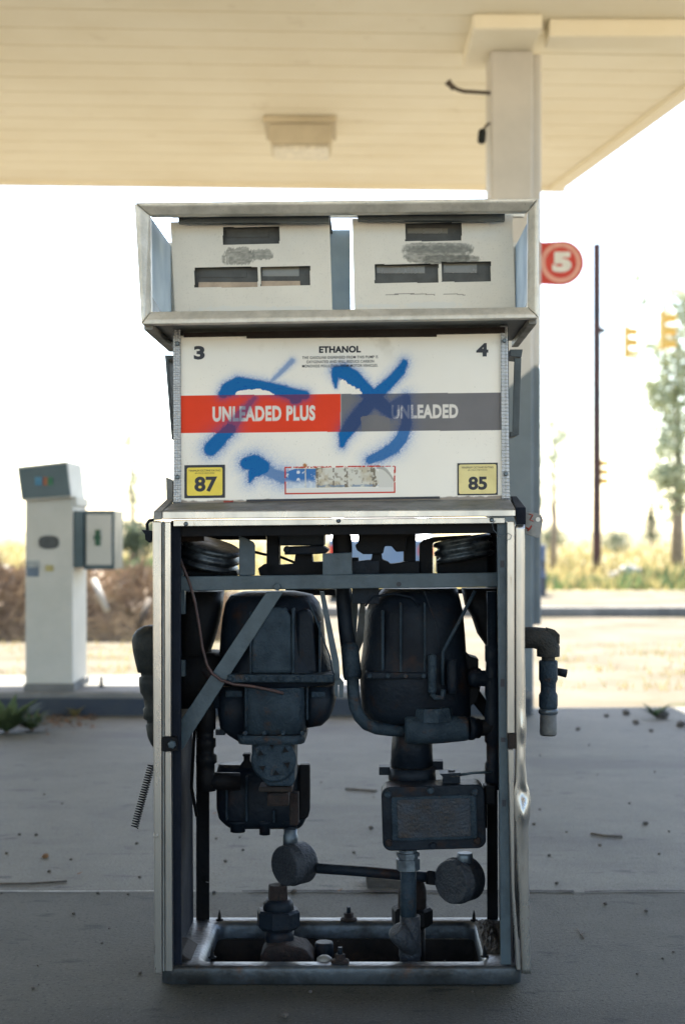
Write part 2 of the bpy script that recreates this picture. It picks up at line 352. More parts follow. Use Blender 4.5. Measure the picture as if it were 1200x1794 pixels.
# joint between the slabs
def strip(pts, wd, z):
    mb = MB(); L_ = []; 
    for i, (x, y) in enumerate(pts):
        k = wd * random.uniform(.5, 1.4); L_.append(((x, y - k, z), (x, y + k, z)))
    for a, b in zip(L_, L_[1:]): mb.quad(a[0], b[0], b[1], a[1])
    return mb
jd = H * F / (1563 - HZ) - D
tag(strip([(-.30 + i * .03, jd + .004 * math.sin(i * .31) + random.uniform(-.002, .002)) for i in range(34)], .009, .004).build('slab_joint', M['soil']), kind='structure')
tag(strip([(.72 + i * .04, jd - .01 + .006 * math.sin(i * .5) + i * .002) for i in range(40)], .006, .004).build('slab_joint', M['soil']), kind='structure')
M['ridge'] = mat('pale_joint_edge', (.5, .5, .48), .8, 0, (.3, .3, .29), 20, bump=.2)
tag(strip([(-4 + i * .04, jd + .003 * math.sin(i * .3)) for i in range(90)], .003, .004).build('slab_edge', M['ridge']), kind='structure')
tag(strip([(-2.6 + i * .02, 3.3 + i * .09) for i in range(14)], .01, .004).build('slab_joint', M['soil']), kind='structure')

tag(strip([(.95 + i * .03, .02 + .05 * math.sin(i * .7) + i * .008) for i in range(18)], .0016, .004).build('slab_crack', M['soil']), kind='structure')
tag(strip([(-1.2 + i * .035, .55 - i * .012 + .03 * math.sin(i * .9)) for i in range(12)], .0014, .004).build('slab_crack', M['soil']), kind='structure')
tag(strip([(-.28 + i * .02, .78 - i * .012 + .012 * math.sin(i * 1.3)) for i in range(10)], .0014, .004).build('slab_crack', M['soil']), kind='structure')
# canopy
cn = empty('fuel_canopy', (-2, 5, 3.99)); tag(cn, 'large flat cream canopy roof with ribbed soffit over the pumps', 'canopy')
CZ = 4.01
def par(mb_obj, root):
    mb_obj.parent = root; mb_obj.matrix_parent_inverse = Matrix.Translation(root.location).inverted(); return mb_obj
def edge_r(d): return 1.75 + (12.15 - d) * .174      # right edge X at distance d
slope = .046
st = MB(); n_ = 62; d1 = 12.1
CNEAR = -4.0
k = 0; dd = d1
while dd > CNEAR:
    da = dd; db = dd - .287; dc = dd - .305
    for (a, b_, za, zb) in ((da, db, CZ, CZ), (db, db - .001, CZ, CZ + .009), (db - .001, dc, CZ + .009, CZ + .009), (dc, dc - .0005, CZ + .009, CZ)):
        xl = -12; xr = edge_r(a); xr2 = edge_r(b_)
        st.quad((xl, a - D + (xl - 1.86) * slope, za), (xr, a - D + (xr - 1.86) * slope, za), (xr2, b_ - D + (xr2 - 1.86) * slope, zb), (xl, b_ - D + (xl - 1.86) * slope, zb))
    dd -= .305
par(st.build('soffit', M['cream']), cn)
fa = MB()
def wall_seg(a, b, inward, z0, z1, th):
    a = Vector(a); b = Vector(b); nrm = Vector(inward).normalized() * th
    fa.poly([Vector((a.x, a.y, z0)), Vector((b.x, b.y, z0)), Vector((b.x, b.y, z1)), Vector((a.x, a.y, z1))],
            [Vector((a.x, a.y, z0)) + nrm, Vector((b.x, b.y, z0)) + nrm, Vector((b.x, b.y, z1)) + nrm, Vector((a.x, a.y, z1)) + nrm])
FR = Vector((edge_r(d1), d1 - D, 0)); NR = Vector((edge_r(CNEAR), CNEAR - D + (edge_r(CNEAR) - 1.86) * slope, 0))
FLx = Vector((-12, d1 - D + (-12 - 1.86) * slope, 0)); NL = Vector((-12, CNEAR - D + (-12 - 1.86) * slope, 0))
wall_seg(FLx, FR + Vector((.14, 0, 0)), (0, 1, 0), CZ - .035, CZ + .8, .08)
wall_seg(FR, NR, (1, .17, 0), CZ - .035, CZ + .8, .11)
wall_seg(NR, NL, (0, -1, 0), CZ - .035, CZ + .8, .08)
wall_seg(NL, FLx, (-1, 0, 0), CZ - .035, CZ + .8, .08)
par(fa.build('fascia', M['cream'], bevel=.006), cn)
M['deck'] = mat('roof_deck', (.5, .5, .48), .7, 0, bump=0)
dk = MB().poly([FLx + Vector((0, 0, CZ + .78)), FR + Vector((0, 0, CZ + .78)), NR + Vector((0, 0, CZ + .78)), NL + Vector((0, 0, CZ + .78))],
               [v + Vector((0, 0, CZ + .80)) for v in (FLx, FR, NR, NL)])
par(dk.build('roof', M['deck']), cn)
bmm = MB().box(1.18, edge_r(8.2) - .02, 8.13 - D, 8.33 - D, CZ - .105, CZ - .001)
par(bmm.build('beam', M['cream'], bevel=.008), cn)
# column
co = empty('canopy_column', (B(900, 0, 8.4).x, 8.55 - D, 0)); tag(co, 'square cream steel column holding up the canopy behind the pump', 'column')
cx0, cx1 = B(859, 0, 8.4).x, B(934, 0, 8.4).x
par(MB().box(cx0, cx1, 8.4 - D, 8.68 - D, 0, CZ - .09).build('shaft', M['column'], bevel=.015), co)
M['colbase'] = mat('blue_grey_column', (.15, .18, .195), .6, 0, (.12, .145, .16), 3, bump=.05)  # darker blue-grey for the lower shaft and downpipe, slanting upper edge
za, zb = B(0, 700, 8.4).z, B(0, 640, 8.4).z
par(MB().poly([Vector((cx0 - .002, 8.398 - D, .002)), Vector((cx1 + .0015, 8.398 - D, .002)), Vector((cx1 + .0015, 8.398 - D, zb)), Vector((cx0 - .002, 8.398 - D, za))], [Vector((cx0 - .002, 8.682 - D, .002)), Vector((cx1 + .0015, 8.682 - D, .002)), Vector((cx1 + .0015, 8.682 - D, zb)), Vector((cx0 - .002, 8.682 - D, za))]).build('blue_grey_lower_shaft', M['colbase'], bevel=.015), co)
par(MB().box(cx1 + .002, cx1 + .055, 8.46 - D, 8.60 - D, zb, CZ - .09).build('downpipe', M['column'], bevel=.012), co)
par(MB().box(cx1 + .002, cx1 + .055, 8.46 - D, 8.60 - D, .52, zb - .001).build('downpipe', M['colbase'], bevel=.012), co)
cp = MB().box(B(828, 0, 8.05).x, B(950, 0, 8.05).x, 8.05 - D, 8.75 - D, CZ - .09, CZ - .001); par(cp.build('capital', M['cream'], bevel=.012), co)
par(MB().tube([B(862, 163, 8.42), B(812, 160, 8.42), B(800, 156, 8.42), B(790, 148, 8.42)], .011).lathe(B(795, 156, 8.42), B(784, 143, 8.42), [(0, .014), (.6, .016), (1, .022)]).build('hook_arm', M['stick']), co)
par(MB().tube([B(862, 214, 8.42), B(852, 219, 8.42), B(847, 228, 8.42)], .008).build('bracket', M['stick']), co)
par(MB().lathe(B(845, 226, 8.42), B(843, 251, 8.42), [(0, .015), (.15, .024), (.85, .024), (1, .018)]).build('junction_fitting', M['rubber']), co)
# number sign on the column
sg = empty('number_sign', B(948, 460, 8.5)); tag(sg, 'round red pump number sign with a white 5 beside the column', 'sign')
ds = 8.5; pts = [(940, 421), (952, 424), (984, 422)] + [(984 + 38.5 * math.sin(a), 460 - 38.5 * math.cos(a)) for a in [math.pi * i / 20 for i in range(1, 20)]] + [(984, 499), (952, 497), (940, 501)]
par(MB().pp(pts, ds, ds + .03, B).build('sign_panel', M['red']), sg)
def disc(r0, r1, dz, cxp=982, cyp=460):
    mb = MB(); n = 40
    for i in range(n):
        a, b = 2 * math.pi * i / n, 2 * math.pi * (i + 1) / n
        q = [(cxp + r * math.cos(t_), cyp + r * math.sin(t_)) for r, t_ in ((r0, a), (r1, a), (r1, b), (r0, b))]
        mb.quad(*[B(x, y, ds - dz) for x, y in q])
    return mb
par(disc(27, 35.5, .003).build('ring', M['pink']), sg)
def sgB(px, py, d): return B(px, py, ds - .004) 
o = lettering('numeral', '5', 967, 441, 1001, 477, 0, M['cwhite'], None, 0, .07, fn=sgB); par(o, sg)
par(MB().pb(930, 440, 942, 480, ds + .004, ds + .02, B).build('bracket', M['column']), sg)
# ceiling light
M['fixture'] = mat('yellowed_fixture_paint', (.60, .52, .37), .5, 0, (.5, .43, .3), 4, bump=0)
cl = empty('ceiling_light', B(525, 215, 10)); tag(cl, 'boxy cream light fixture mounted under the canopy', 'ceiling light')
a = B(461, 202, 10.02); b = B(589, 202, 10.02)
par(MB().box(a.x, b.x, 10.02 - D, 10.5 - D, CZ - .05, CZ - .002).build('flange', M['fixture'], bevel=.006), cl)
par(MB().poly([Vector((a.x + .03, 10.05 - D, CZ - .051)), Vector((b.x - .03, 10.05 - D, CZ - .051)), Vector((b.x - .03, 10.47 - D, CZ - .051)), Vector((a.x + .03, 10.47 - D, CZ - .051))],
              [Vector((a.x + .05, 10.08 - D, CZ - .19)), Vector((b.x - .04, 10.08 - D, CZ - .19)), Vector((b.x - .04, 10.44 - D, CZ - .19)), Vector((a.x + .05, 10.44 - D, CZ - .19))]).build('housing', M['fixture'], bevel=.008), cl)
M['lens2'] = mat('light_lens', (.86, .80, .66), .3, 0, bump=0)
par(MB().box(a.x + .065, b.x - .055, 10.095 - D, 10.425 - D, CZ - .215, CZ - .191).build('lens', M['lens2'], bevel=.004), cl)

# ------------------------------------------------------------------ the second dispenser on the island
dp = empty('fuel_dispenser', B(90, 1205, 8.5)); tag(dp, 'slim pale fuel pump with dark tilted display head on the island at left', 'fuel pump')
par(MB().pb(45, 872, 128, 1202, 8.4, 8.86, B).build('body', M['pumpside'], bevel=.006), dp)
par(MB().pb(42, 1198, 131, 1212, 8.38, 8.88, B).build('plinth', M['kerb'], bevel=.004), dp)
hd = MB(); fr = [B(38, 877, 8.32), B(126, 871, 8.32), B(119, 808, 8.36), B(30, 818, 8.36)]; hd.poly(fr, [v + Vector((.0, .45, 0)) for v in fr])
hdo = par(hd.build('display_head', M['pumpside'], bevel=.006), dp)
par(MB().pp([(40, 874), (124, 868.5), (117.5, 811.5), (33, 821)], 8.315, 8.325, B).build('display_panel', M['teal'], bevel=.002), dp)
for i, (x0, x1, nm, c) in enumerate(((62, 74, 'blue_sticker', (.06, .22, .36)), (76, 84, 'red_sticker', (.3, .1, .05)), (84, 93, 'green_sticker', (.03, .16, .08)))):
    par(MB().pb(x0, 836, x1, 850, 8.308, 8.313, B).build('sticker', mat(nm, c, bump=0)), dp)
par(MB().pb(112, 871, 134, 886, 8.42, 8.84, B).build('top_cap', M['pumpside'], bevel=.004), dp)
par(MB().pb(129.5, 895, 146, 994, 8.42, 8.8, B).build('hose_housing', M['teal'], bevel=.004), dp)
par(MB().pb(147, 894, 201, 998, 8.45, 8.78, B).build('nozzle_box', M['teal'], bevel=.004), dp)
par(MB().pb(152, 901, 196, 990, 8.44, 8.448, B).build('nozzle_panel', M['pumpside'], bevel=.001), dp)
par(MB().lathe(B(171, 942, 8.44), B(171, 942, 8.43), [(0, .022), (1, .022)], 16).pb(167, 928, 176, 956, 8.432, 8.438, B).build('green_mark', mat('green_print', (.03, .10, .05), bump=0)), dp)
ov = [(86 + 18 * math.cos(t_), 950 + 12 * math.copysign(abs(math.sin(t_)) ** .6, math.sin(t_))) for t_ in [2 * math.pi * i / 24 for i in range(24)]]
par(MB().pp(ov, 8.393, 8.398, B).build('badge', mat('badge_grey', (.07, .075, .075), bump=0)), dp)
par(MB().pb(46, 982, 70, 994, 8.393, 8.398, B).build('sticker', mat('faded_white', (.35, .37, .36), bump=0)), dp)
par(MB().pb(47, 994, 68, 1010, 8.393, 8.398, B).build('sticker', mat('faded_blue', (.13, .17, .22), bump=0)), dp)
par(MB().pb(80, 990, 94, 1001, 8.393, 8.398, B).build('sticker', mat('faded_yellow', (.45, .38, .16), bump=0)), dp)
tag(MB().lathe(B(178, 1207, 8.6), B(178, 1186, 8.6), [(0, .03), (.3, .012), (.8, .008), (1, .012)]).build('anchor_bolt', M['rubber']), 'small dark anchor bolt standing on the island beside the far pump', 'bolt')

# ------------------------------------------------------------------ street things beyond
pl = B(1045, 1005, 36); tag(MB().lathe((pl.x, pl.y, 0), (pl.x, pl.y, H + (HZ - 427) * 36 / F), [(0, .14), (.02, .115), (1, .105)], 12).build('rusty_pole', M['pole']), 'tall thin rusty steel pole standing in the dry grass', 'pole')
def signal(px, y0, y1, d, label, flip=1):
    r = empty('traffic_light', B(px, y0, d)); tag(r, label, 'traffic light', 'yellow traffic lights over the road')
    h = (y1 - y0) * d / F; c = B(px, y0, d)
    bd = MB().box(c.x - .1 * flip - .07, c.x - .1 * flip + .07, c.y - .14, c.y + .14, c.z - h, c.z); par(bd.build('housing', M['yellow'], bevel=.02), r)
    for i in range(3):
        z = c.z - h * (i + .5) / 3
        v = MB(); ring1 = []; 
        v.tube([(c.x - .03 * flip, c.y, z), (c.x + .26 * flip, c.y, z - .02)], [.13, .12], 14, cap=False); o = v.build('visor', M['yellow']); par(o, r)
        par(MB().lathe((c.x - .028 * flip, c.y, z), (c.x + .0 * flip, c.y, z), [(0, .11), (1, .09)], 14).build('lens', M['lens']), r)
    par(MB().tube([(c.x - .08 * flip, c.y, c.z), (c.x - .08 * flip, c.y, c.z + .35)], .03).build('hanger', M['pole']), r)
signal(1102, 571, 628, 44, 'yellow traffic light hanging alone just right of the rusty pole')
signal(1166, 545, 612, 38, 'largest yellow traffic light in front of the pale tree')
signal(1053, 803, 850, 52, 'small yellow traffic light low behind the rusty pole')
a = B(1045, 553, 36)
tag(MB().tube([B(1045, 575, 36), B(1060, 580, 36)], [.03, .1]).build('pole_bracket', M['rubber']), 'small dark fitting on the side of the rusty pole', 'fitting')

def leaves(mb, c, rad, n, size, sq=(1, 1, 1)):
    for _ in range(n):
        v = Vector(rng.normal(size=3)); v.normalize(); v *= rad * rng.random() ** .45
        p_ = c + Vector((v.x * sq[0], v.y * sq[1], v.z * sq[2]))
        a = Vector(rng.normal(size=3)).normalized(); b = a.orthogonal().normalized(); s_ = size * rng.uniform(.5, 1.3)
        mb.add([p_ - a * s_, p_ + b * s_ * .4, p_ + a * s_, p_ - b * s_ * .4], [[0, 1, 2, 3]])
def tree(name, base, height, clumps, label, leafm, n, size, cat='tree', lean=0, group=None):
    r = empty(name, base); tag(r, label, cat, group); base = Vector(base)
    tk = MB(); top = base + Vector((lean, 0, height * .8))
    tk.tube([base, base.lerp(top, .4) + Vector((.05, 0, 0)), base.lerp(top, .75), top], [height * .02 + .02, height * .014 + .015, .03, .012], 8)
    cr = MB()
    for (x, z, rad) in clumps:
        c = base + Vector((x, rng.uniform(-.4, .4) * rad, z)); s_ = base.lerp(top, max(.1, min(.9, (z - rad) / height)))
        tk.tube([s_, s_.lerp(c, .5) + Vector((0, 0, .1)), c], [.03, .02, .008], 6)
        leaves(cr, c, rad, int(n * rad * rad), size)
        for _ in range(3):
            leaves(cr, c + Vector(rng.normal(size=3)) * rad * .7, rad * .4, int(n * rad * rad * .12), size)
    par(tk.build('trunk', M['bark']), r); par(cr.build('crown', leafm), r); return r
def px_clumps(bx, d, lst): return [((x - bx) * d / F, H - (y - HZ) * d / F, 1.55 * r_ * d / F) for x, y, r_ in lst]
d = 40
tree('tree', (B(1185, 0, d).x, d - D, 0), 8.5, px_clumps(1185, d, [(1195, 520, 26), (1215, 570, 40), (1160, 625, 26), (1190, 650, 26), (1175, 700, 26), (1140, 690, 18), (1200, 730, 34), (1165, 770, 26), (1195, 820, 30), (1150, 830, 22), (1180, 870, 26)]), 'tall sparse pale green tree at the right edge', M['leaf'], 700, .12)
tree('tree', (B(968, 0, d).x, d - D, 0), 4.6, px_clumps(968, d, [(968, 700, 12), (975, 745, 18), (990, 770, 14), (965, 800, 22), (985, 835, 16), (960, 860, 20), (1000, 720, 8)]), 'small wispy tree just right of the column', M['leaf'], 420, .10)
tree('tree', (B(232, 0, 34).x, 34 - D, 0), 3.2, px_clumps(232, 34, [(228, 770, 15), (240, 800, 18), (222, 830, 20), (240, 860, 18), (228, 885, 14)]), 'thin bare looking little tree behind the far pump', M['leaf'], 380, .09)
tree('shrub', (B(240, 0, 26).x, 26 - D, 0), 1.1, px_clumps(240, 26, [(236, 935, 18), (252, 950, 18), (225, 950, 12), (262, 930, 12)]), 'dark green shrub between the far pump and the open pump', M['leafd'], 4000, .06, cat='shrub')
d = 95
r = empty('conifer', (B(1140, 0, d).x, d - D, 0)); tag(r, 'small grey pointed conifer on the horizon at right', 'tree')
mb = MB()
for i in range(9): leaves(mb, Vector((r.location.x, r.location.y, .6 + i * .3)), .75 - i * .075, 120, .12, (1, 1, .4))
par(mb.build('crown', M['leafd']), r); par(MB().tube([(r.location.x, r.location.y, 0), (r.location.x, r.location.y, 2.8)], [.1, .02], 6).build('trunk', M['bark']), r)
for i, (px, hgt) in enumerate(((966, 1.6), (1080, 1.2))):
    x = B(px, 0, 70).x; mb = MB(); leaves(mb, Vector((x, 70 - D, hgt * .5)), .8, 600, .1, (1, 1, .8))
    tag(mb.build('bush', M['leafd']), ['dark low bush on the horizon just right of the column', 'dark low bush on the horizon right of the rusty pole'][i], 'bush')
# grass: ground cover
gb = MB()
def tufts(n, d0, d1, pxa, pxb, h0, h1, mbx, wd=.02):
    for _ in range(n):
        d_ = 1 / rng.uniform(1 / d1, 1 / d0); px = rng.uniform(pxa, pxb); x = (px - 600) * d_ / F; h_ = rng.uniform(h0, h1) * (d_ / d0) ** .25 * (.45 + .9 * (math.sin(x * 1.3 + d_) * math.sin(x * .37 + d_ * .6 + 1) + 1) / 2)
        a = rng.uniform(0, math.pi); ww = wd * rng.uniform(.5, 1.5) * (d_ / d0) ** .5; dx, dy = math.cos(a) * ww, math.sin(a) * ww; l = rng.normal(size=2) * h_ * .3
        mbx.add([(x - dx, d_ - D - dy, 0), (x + dx, d_ - D + dy, 0), (x + l[0], d_ - D + l[1], h_)], [[0, 1, 2]])
tufts(15000, 25.6, 140, -250, 1450, .10, .36, gb, .03)
tag(gb.build('grass', M['straw']), 'dry yellow grass covering the field beyond the kerb', 'grass', kind='stuff')
gb = MB(); tufts(420, 25.8, 32, 1080, 1300, .12, .42, gb, .05); tufts(200, 25.8, 30, 950, 1100, .1, .3, gb, .05); tufts(1500, 22, 34, 180, 270, .15, .5, gb, .05)
tag(gb.build('green_weeds', M['weed']), 'green weeds growing among the dry grass', 'weeds', kind='stuff')
gb = MB()
for _ in range(60):
    d_ = rng.uniform(9.6, 14); px = rng.choice([rng.uniform(950, 1300), rng.uniform(-60, 420)]); x = (px - 600) * d_ / F
    for _k in range(14):
        xx, yy = x + rng.normal() * .14, d_ - D + rng.normal() * .1; a = rng.uniform(0, 6.28); gb.add([(xx - .006 * math.cos(a), yy - .006 * math.sin(a), 0), (xx + .006 * math.cos(a), yy + .006 * math.sin(a), 0), (xx + rng.normal() * .03, yy, rng.uniform(.02, .09))], [[0, 1, 2]])
tag(gb.build('sparse_grass', M['straw']), 'thin dry grass scattered over the sunlit lot', 'grass', kind='stuff')
# brush pile
bp = MB(); pc = Vector((B(110, 0, 14.3).x, 14.9 - D, 0)); n_x, n_y = 60, 24
for i in range(n_x + 1):
    for j in range(n_y + 1):
        u, v = i / n_x * 2 - 1, j / n_y * 2 - 1; x = pc.x + u * 1.75; y = pc.y + v * .9
        hh = max(0, (1 - u ** 4) * (1 - v ** 2)) ** .6 * (.40 - .2 * u + .18 * math.sin(u * 5 + 1) + .2 * float(vnoise(np.array(i * 1.), np.array(j * 1.), 5., 3)) + .12 * float(vnoise(np.array(i * 1.), np.array(j * 1.), 2., 4)) - .1)
        bp.v.append((x, y, hh - .02))
for i in range(n_x):
    for j in range(n_y):
        a = i * (n_y + 1) + j; bp.f.append([a, a + n_y + 1, a + n_y + 2, a + 1]); bp.s.append(True)
bpr = empty('brush_pile', (pc.x, pc.y, 0)); tag(bpr, 'low heap of brown dead brush behind the far pump', 'brush pile')
par(bp.build('heap', M['brush']), bpr)
tw = MB()
for _ in range(6500):
    u, v = rng.uniform(-1, 1), rng.uniform(-1, .5); z = max(0, (1 - u ** 4) * (1 - v * v)) ** .6 * rng.uniform(.25, .72)
    p0 = pc + Vector((u * 1.75, v * .9 - .05, z)); dr = Vector((rng.normal(), rng.normal() * .5, rng.normal() * .6)).normalized() * rng.uniform(.08, .35)
    s_ = Vector((0, 0, .008)) + dr.cross(Vector((0, 1, 0))).normalized() * .012
    tw.add([p0 - s_, p0 + dr, p0 + s_], [[0, 1, 2]])
par(tw.build('twigs', M['brush']), bpr)
par(MB().tube([B(263, 1050, 13.4), B(243, 1098, 13.2)], .03, 8).build('branch', M['stick']), bpr); par(MB().tube([B(165, 1015, 13.6), B(188, 1070, 13.4)], .03, 8).build('branch', M['stone']), bpr)
# rocks
def rock(name, c, r_, label, cat, m_, group=None, sq=.7):
    mb = MB(); rings = []; nn = 14
    for i in range(7):
        ph = math.pi * i / 6; ring = []
        for k in range(nn):
            th = 2 * math.pi * k / nn; q = r_ * (1 + .22 * math.sin(th * 3 + i * 1.7 + c[0] * 9) * math.sin(ph) + rng.uniform(-.07, .07))
            ring.append(Vector((c[0] + q * math.sin(ph) * math.cos(th), c[1] + q * math.sin(ph) * math.sin(th), max(0, c[2] + r_ * sq * .8 + q * sq * math.cos(ph)))))
        rings.append(ring)
    mb.ring(rings, True, False); return tag(mb.build(name, m_), label, cat, group)
for i, (px, py, d_, r_, lb) in enumerate(((1078, 1008, 31, .16, 'small white boulder lying in the weeds, left of its pair'), (1100, 1003, 31, .27, 'larger white boulder lying in the weeds, right of its pair'), (2, 1005, 31, .28, 'pale boulder at the left edge of the lot'))):
    c = B(px, py, d_); rock('boulder', (c.x, c.y, 0), r_, lb, 'boulder', M['stone'])
# parked blue car seen from behind through the pump
car = empty('parked_car', (B(665, 0, 22).x, 22.5 - D, 0)); tag(car, 'blue car parked on the lot, glimpsed through the open top of the pump', 'car')
X0, X1 = B(575, 0, 22).x, B(760, 0, 22).x; Yc = 22 - D
prof = [(0, .35), (0, .95), (.25, 1.02), (.9, 1.40), (1.5, 1.46), (2.3, 1.42), (3.0, 1.0), (4.2, .88), (4.4, .5), (4.4, .3), (0.1, .28)]
par(MB().poly([Vector((X0, Yc + y, z)) for y, z in prof], [Vector((X1, Yc + y, z)) for y, z in prof]).build('body', M['carblue'], bevel=.06, seg=3), car)
par(MB().poly([Vector((X0 + .18, Yc + .27, 1.06)), Vector((X1 - .18, Yc + .27, 1.06)), Vector((X1 - .25, Yc + .82, 1.375)), Vector((X0 + .25, Yc + .82, 1.375))],
              [Vector((X0 + .18, Yc + .25, 1.07)), Vector((X1 - .18, Yc + .25, 1.07)), Vector((X1 - .25, Yc + .80, 1.385)), Vector((X0 + .25, Yc + .80, 1.385))]).build('rear_window', M['carglass']), car)
for s_ in (X0 + .12, X1 - .12):
    for y_ in (.75, 3.5): par(MB().lathe((s_ - .1, Yc + y_, .32), (s_ + .1, Yc + y_, .32), [(0, .28), (.1, .32), (.9, .32), (1, .28)], 24).build('wheel', M['rubber']), car)
    par(MB().box(s_ - .12, s_ + .12, Yc - .02, Yc + .05, .70, .85).build('taillight', M['red'], bevel=.02), car)
par(MB().box(X0 + .03, X1 - .03, Yc - .06, Yc + .06, .4, .56).build('bumper', M['chrome'], bevel=.03), car)
c = B(926, 1025, 24); tag(MB().lathe((c.x, c.y, 0), (c.x, c.y, .85), [(0, .28), (.02, .29), (.33, .285), (.34, .3), (.36, .3), (.37, .285), (.66, .285), (.67, .3), (.69, .3), (.7, .285), (.98, .29), (1, .27)]).build('drum', M['drumc']), 'dark blue drum standing beyond the column base', 'drum')
# litter on the slab
def G(px, py):
    d_ = H * F / (py - HZ); return ((px - 600) * d_ / F, d_ - D, 0)
lit = [(80, 1503, .011, 'round reddish pebble at left, largest on the slab'), (87, 1528, .006, ''), (125, 1507, .005, ''), (12, 1496, .005, ''), (64, 1464, .006, ''), (172, 1566, .005, ''), (225, 1568, .004, ''), (245, 1538, .005, ''), (240, 1479, .006, ''), (650, 1452, .008, ''), (620, 1495, .006, ''), (962, 1500, .006, ''), (975, 1549, .006, ''), (1050, 1482, .006, ''), (395, 1510, .006, ''), (375, 1565, .006, ''), (515, 1564, .009, ''), (420, 1468, .004, ''), (1060, 1585, .006, ''), (500, 1782, .008, ''), (935, 1445, .006, ''), (1130, 1445, .01, ''), (1160, 1258, .035, ''), (1113, 1268, .018, ''), (1192, 1273, .025, ''), (1062, 1256, .014, ''), (1012, 1279, .012, ''), (1140, 1282, .012, ''), (1096, 1252, .022, '')]
rl = random.Random(5)
lit += [(rl.uniform(0, 1200), 1300 + 440 * rl.random() ** 1.3, rl.uniform(.0025, .0055), '') for _ in range(45)]
for px, py, r_, lb in lit:
    c = G(px, py); big = py < 1290
    if lb: rock('pebble', c, r_, lb, 'pebble', M['leafdry'])
    elif big: rock('stone', c, r_, 'rough dark stone at the sunlit edge of the slab right of the column', 'stone', M['pebble'], 'stones along the sunlit edge')
    else: rock('pebble', c, r_, 'tiny dark pebble lying loose on the grey slab', 'pebble', M['pebble'], 'tiny pebbles scattered on the slab')
tag(MB().tube([G(-20, 1551) , G(60, 1550), G(118, 1546)], .003).build('thin_stick', M['stick']), 'thin straight stick lying on the slab at the left edge', 'stick').location.z = .004
tag(MB().tube([G(605, 1384), G(635, 1386), G(660, 1388)], .004).build('thin_stick', M['stick']), 'short stick lying on the slab seen through the pump', 'stick').location.z = .005
tag(MB().tube([G(1010, 1628), G(1018, 1640), G(1022, 1646)], .0015).tube([G(1016, 1640), G(1024, 1634)], .001).build('twig', M['stick']), 'tiny forked twig on the slab right of the pump', 'twig').location.z = .003
tag(MB().tube([G(1035, 1463), G(1060, 1467), G(1090, 1468)], .004).build('thin_stick', M['stick']), 'short stick lying on the slab right of the pump', 'stick').location.z = .005
for i, (px, py) in enumerate(((377, 1427), (595, 1563), (868, 1727), (140, 1533))):
    c = Vector(G(px, py)); tag(MB().add([c + Vector((-.012, 0, .003)), c + Vector((0, -.008, .005)), c + Vector((.012, .002, .012)), c + Vector((.001, .008, .004))], [[0, 1, 2], [0, 2, 3]]).build('dry_leaf', M['leafdry']),
        ['orange dry leaf on the slab close to the left post', 'orange dry leaf beside the wood block', 'small dry leaf in front of the pump base', 'dry leaf on the slab left of the pump'][i], 'leaf')
def weed(px, py, n, h_, label, m_=M['weed']):
    c = Vector(G(px, py)); mb = MB()
    for _ in range(n):
        a = rng.uniform(0, 6.28); l = h_ * rng.uniform(.5, 1.2); e = c + Vector((math.cos(a) * l, math.sin(a) * l * .5, l * rng.uniform(.2, .9))); s_ = Vector((-math.sin(a), math.cos(a), 0)) * l * .1
        mid = c.lerp(e, .5) + Vector((0, 0, l * .15)); mb.add([c, mid + s_, e, mid - s_], [[0, 1, 2, 3]])
    tag(mb.build('weed', m_), label, 'weed')
weed(12, 1283, 130, .20, 'green weed growing from the slab in front of the island')
weed(55, 1280, 70, .13, 'smaller green weed beside the first one')
weed(132, 1255, 40, .07, 'tuft of dry weed against the dark kerb face', M['straw'])
weed(1150, 1258, 60, .10, 'dark green weed at the sunlit edge on the right', M['weed'])
gb = MB()
for _ in range(500):
    px, py = rng.uniform(-20, 170), rng.normal(1255, 12)
    if py < 1244: continue
    c = Vector(G(px, py)); s_ = rng.uniform(.006, .02); a = Vector((rng.normal(), rng.normal(), .3)).normalized() * s_; b = Vector((-a.y, a.x, .003)); gb.add([c + Vector((0, 0, .008)) - a, c + b, c + a + Vector((0, 0, .01))], [[0, 1, 2]])
tag(gb.build('leaf_litter', M['leafdry']), 'brown leaf litter gathered along the island kerb', 'leaf litter', kind='stuff')
bk = [G(643, 1552), G(735, 1572)]
wb = MB(); a = Vector(G(644, 1560)); b = Vector(G(742, 1578))
wb.pp([(640, 1534), (740, 1548), (740, 1580), (705, 1580), (650, 1566), (643, 1556)], jd + .05, jd + .14, lambda x, y, dd_: B(x, y, dd_ + D))
tag(wb.build('wood_block', M['wood'], bevel=.004), 'broken brown wood block lying behind the open pump', 'wood block')

# ------------------------------------------------------------------ THE OPEN PUMP
PU = empty('open_fuel_pump'); PU.rotation_euler = ROT.to_euler()
tag(PU, 'stripped white fuel pump with blue graffiti, its lower cabinet open', 'fuel pump')
def P(mb, name, m_, bevel=0, parent=PU, seg=2): return mb.build(name, M[m_] if isinstance(m_, str) else m_, parent, bevel, seg)
def bolt(px, py, y, r_=6, h_=.008, m_='dark', parent=PU, name='bolt'):
    c = W(px, py, y); P(MB().lathe(c, c + Vector((0, -h_, 0)), [(0, S(r_, y)), (.75, S(r_, y)), (1, S(r_ * .75, y))], 6), name, m_, parent=parent)

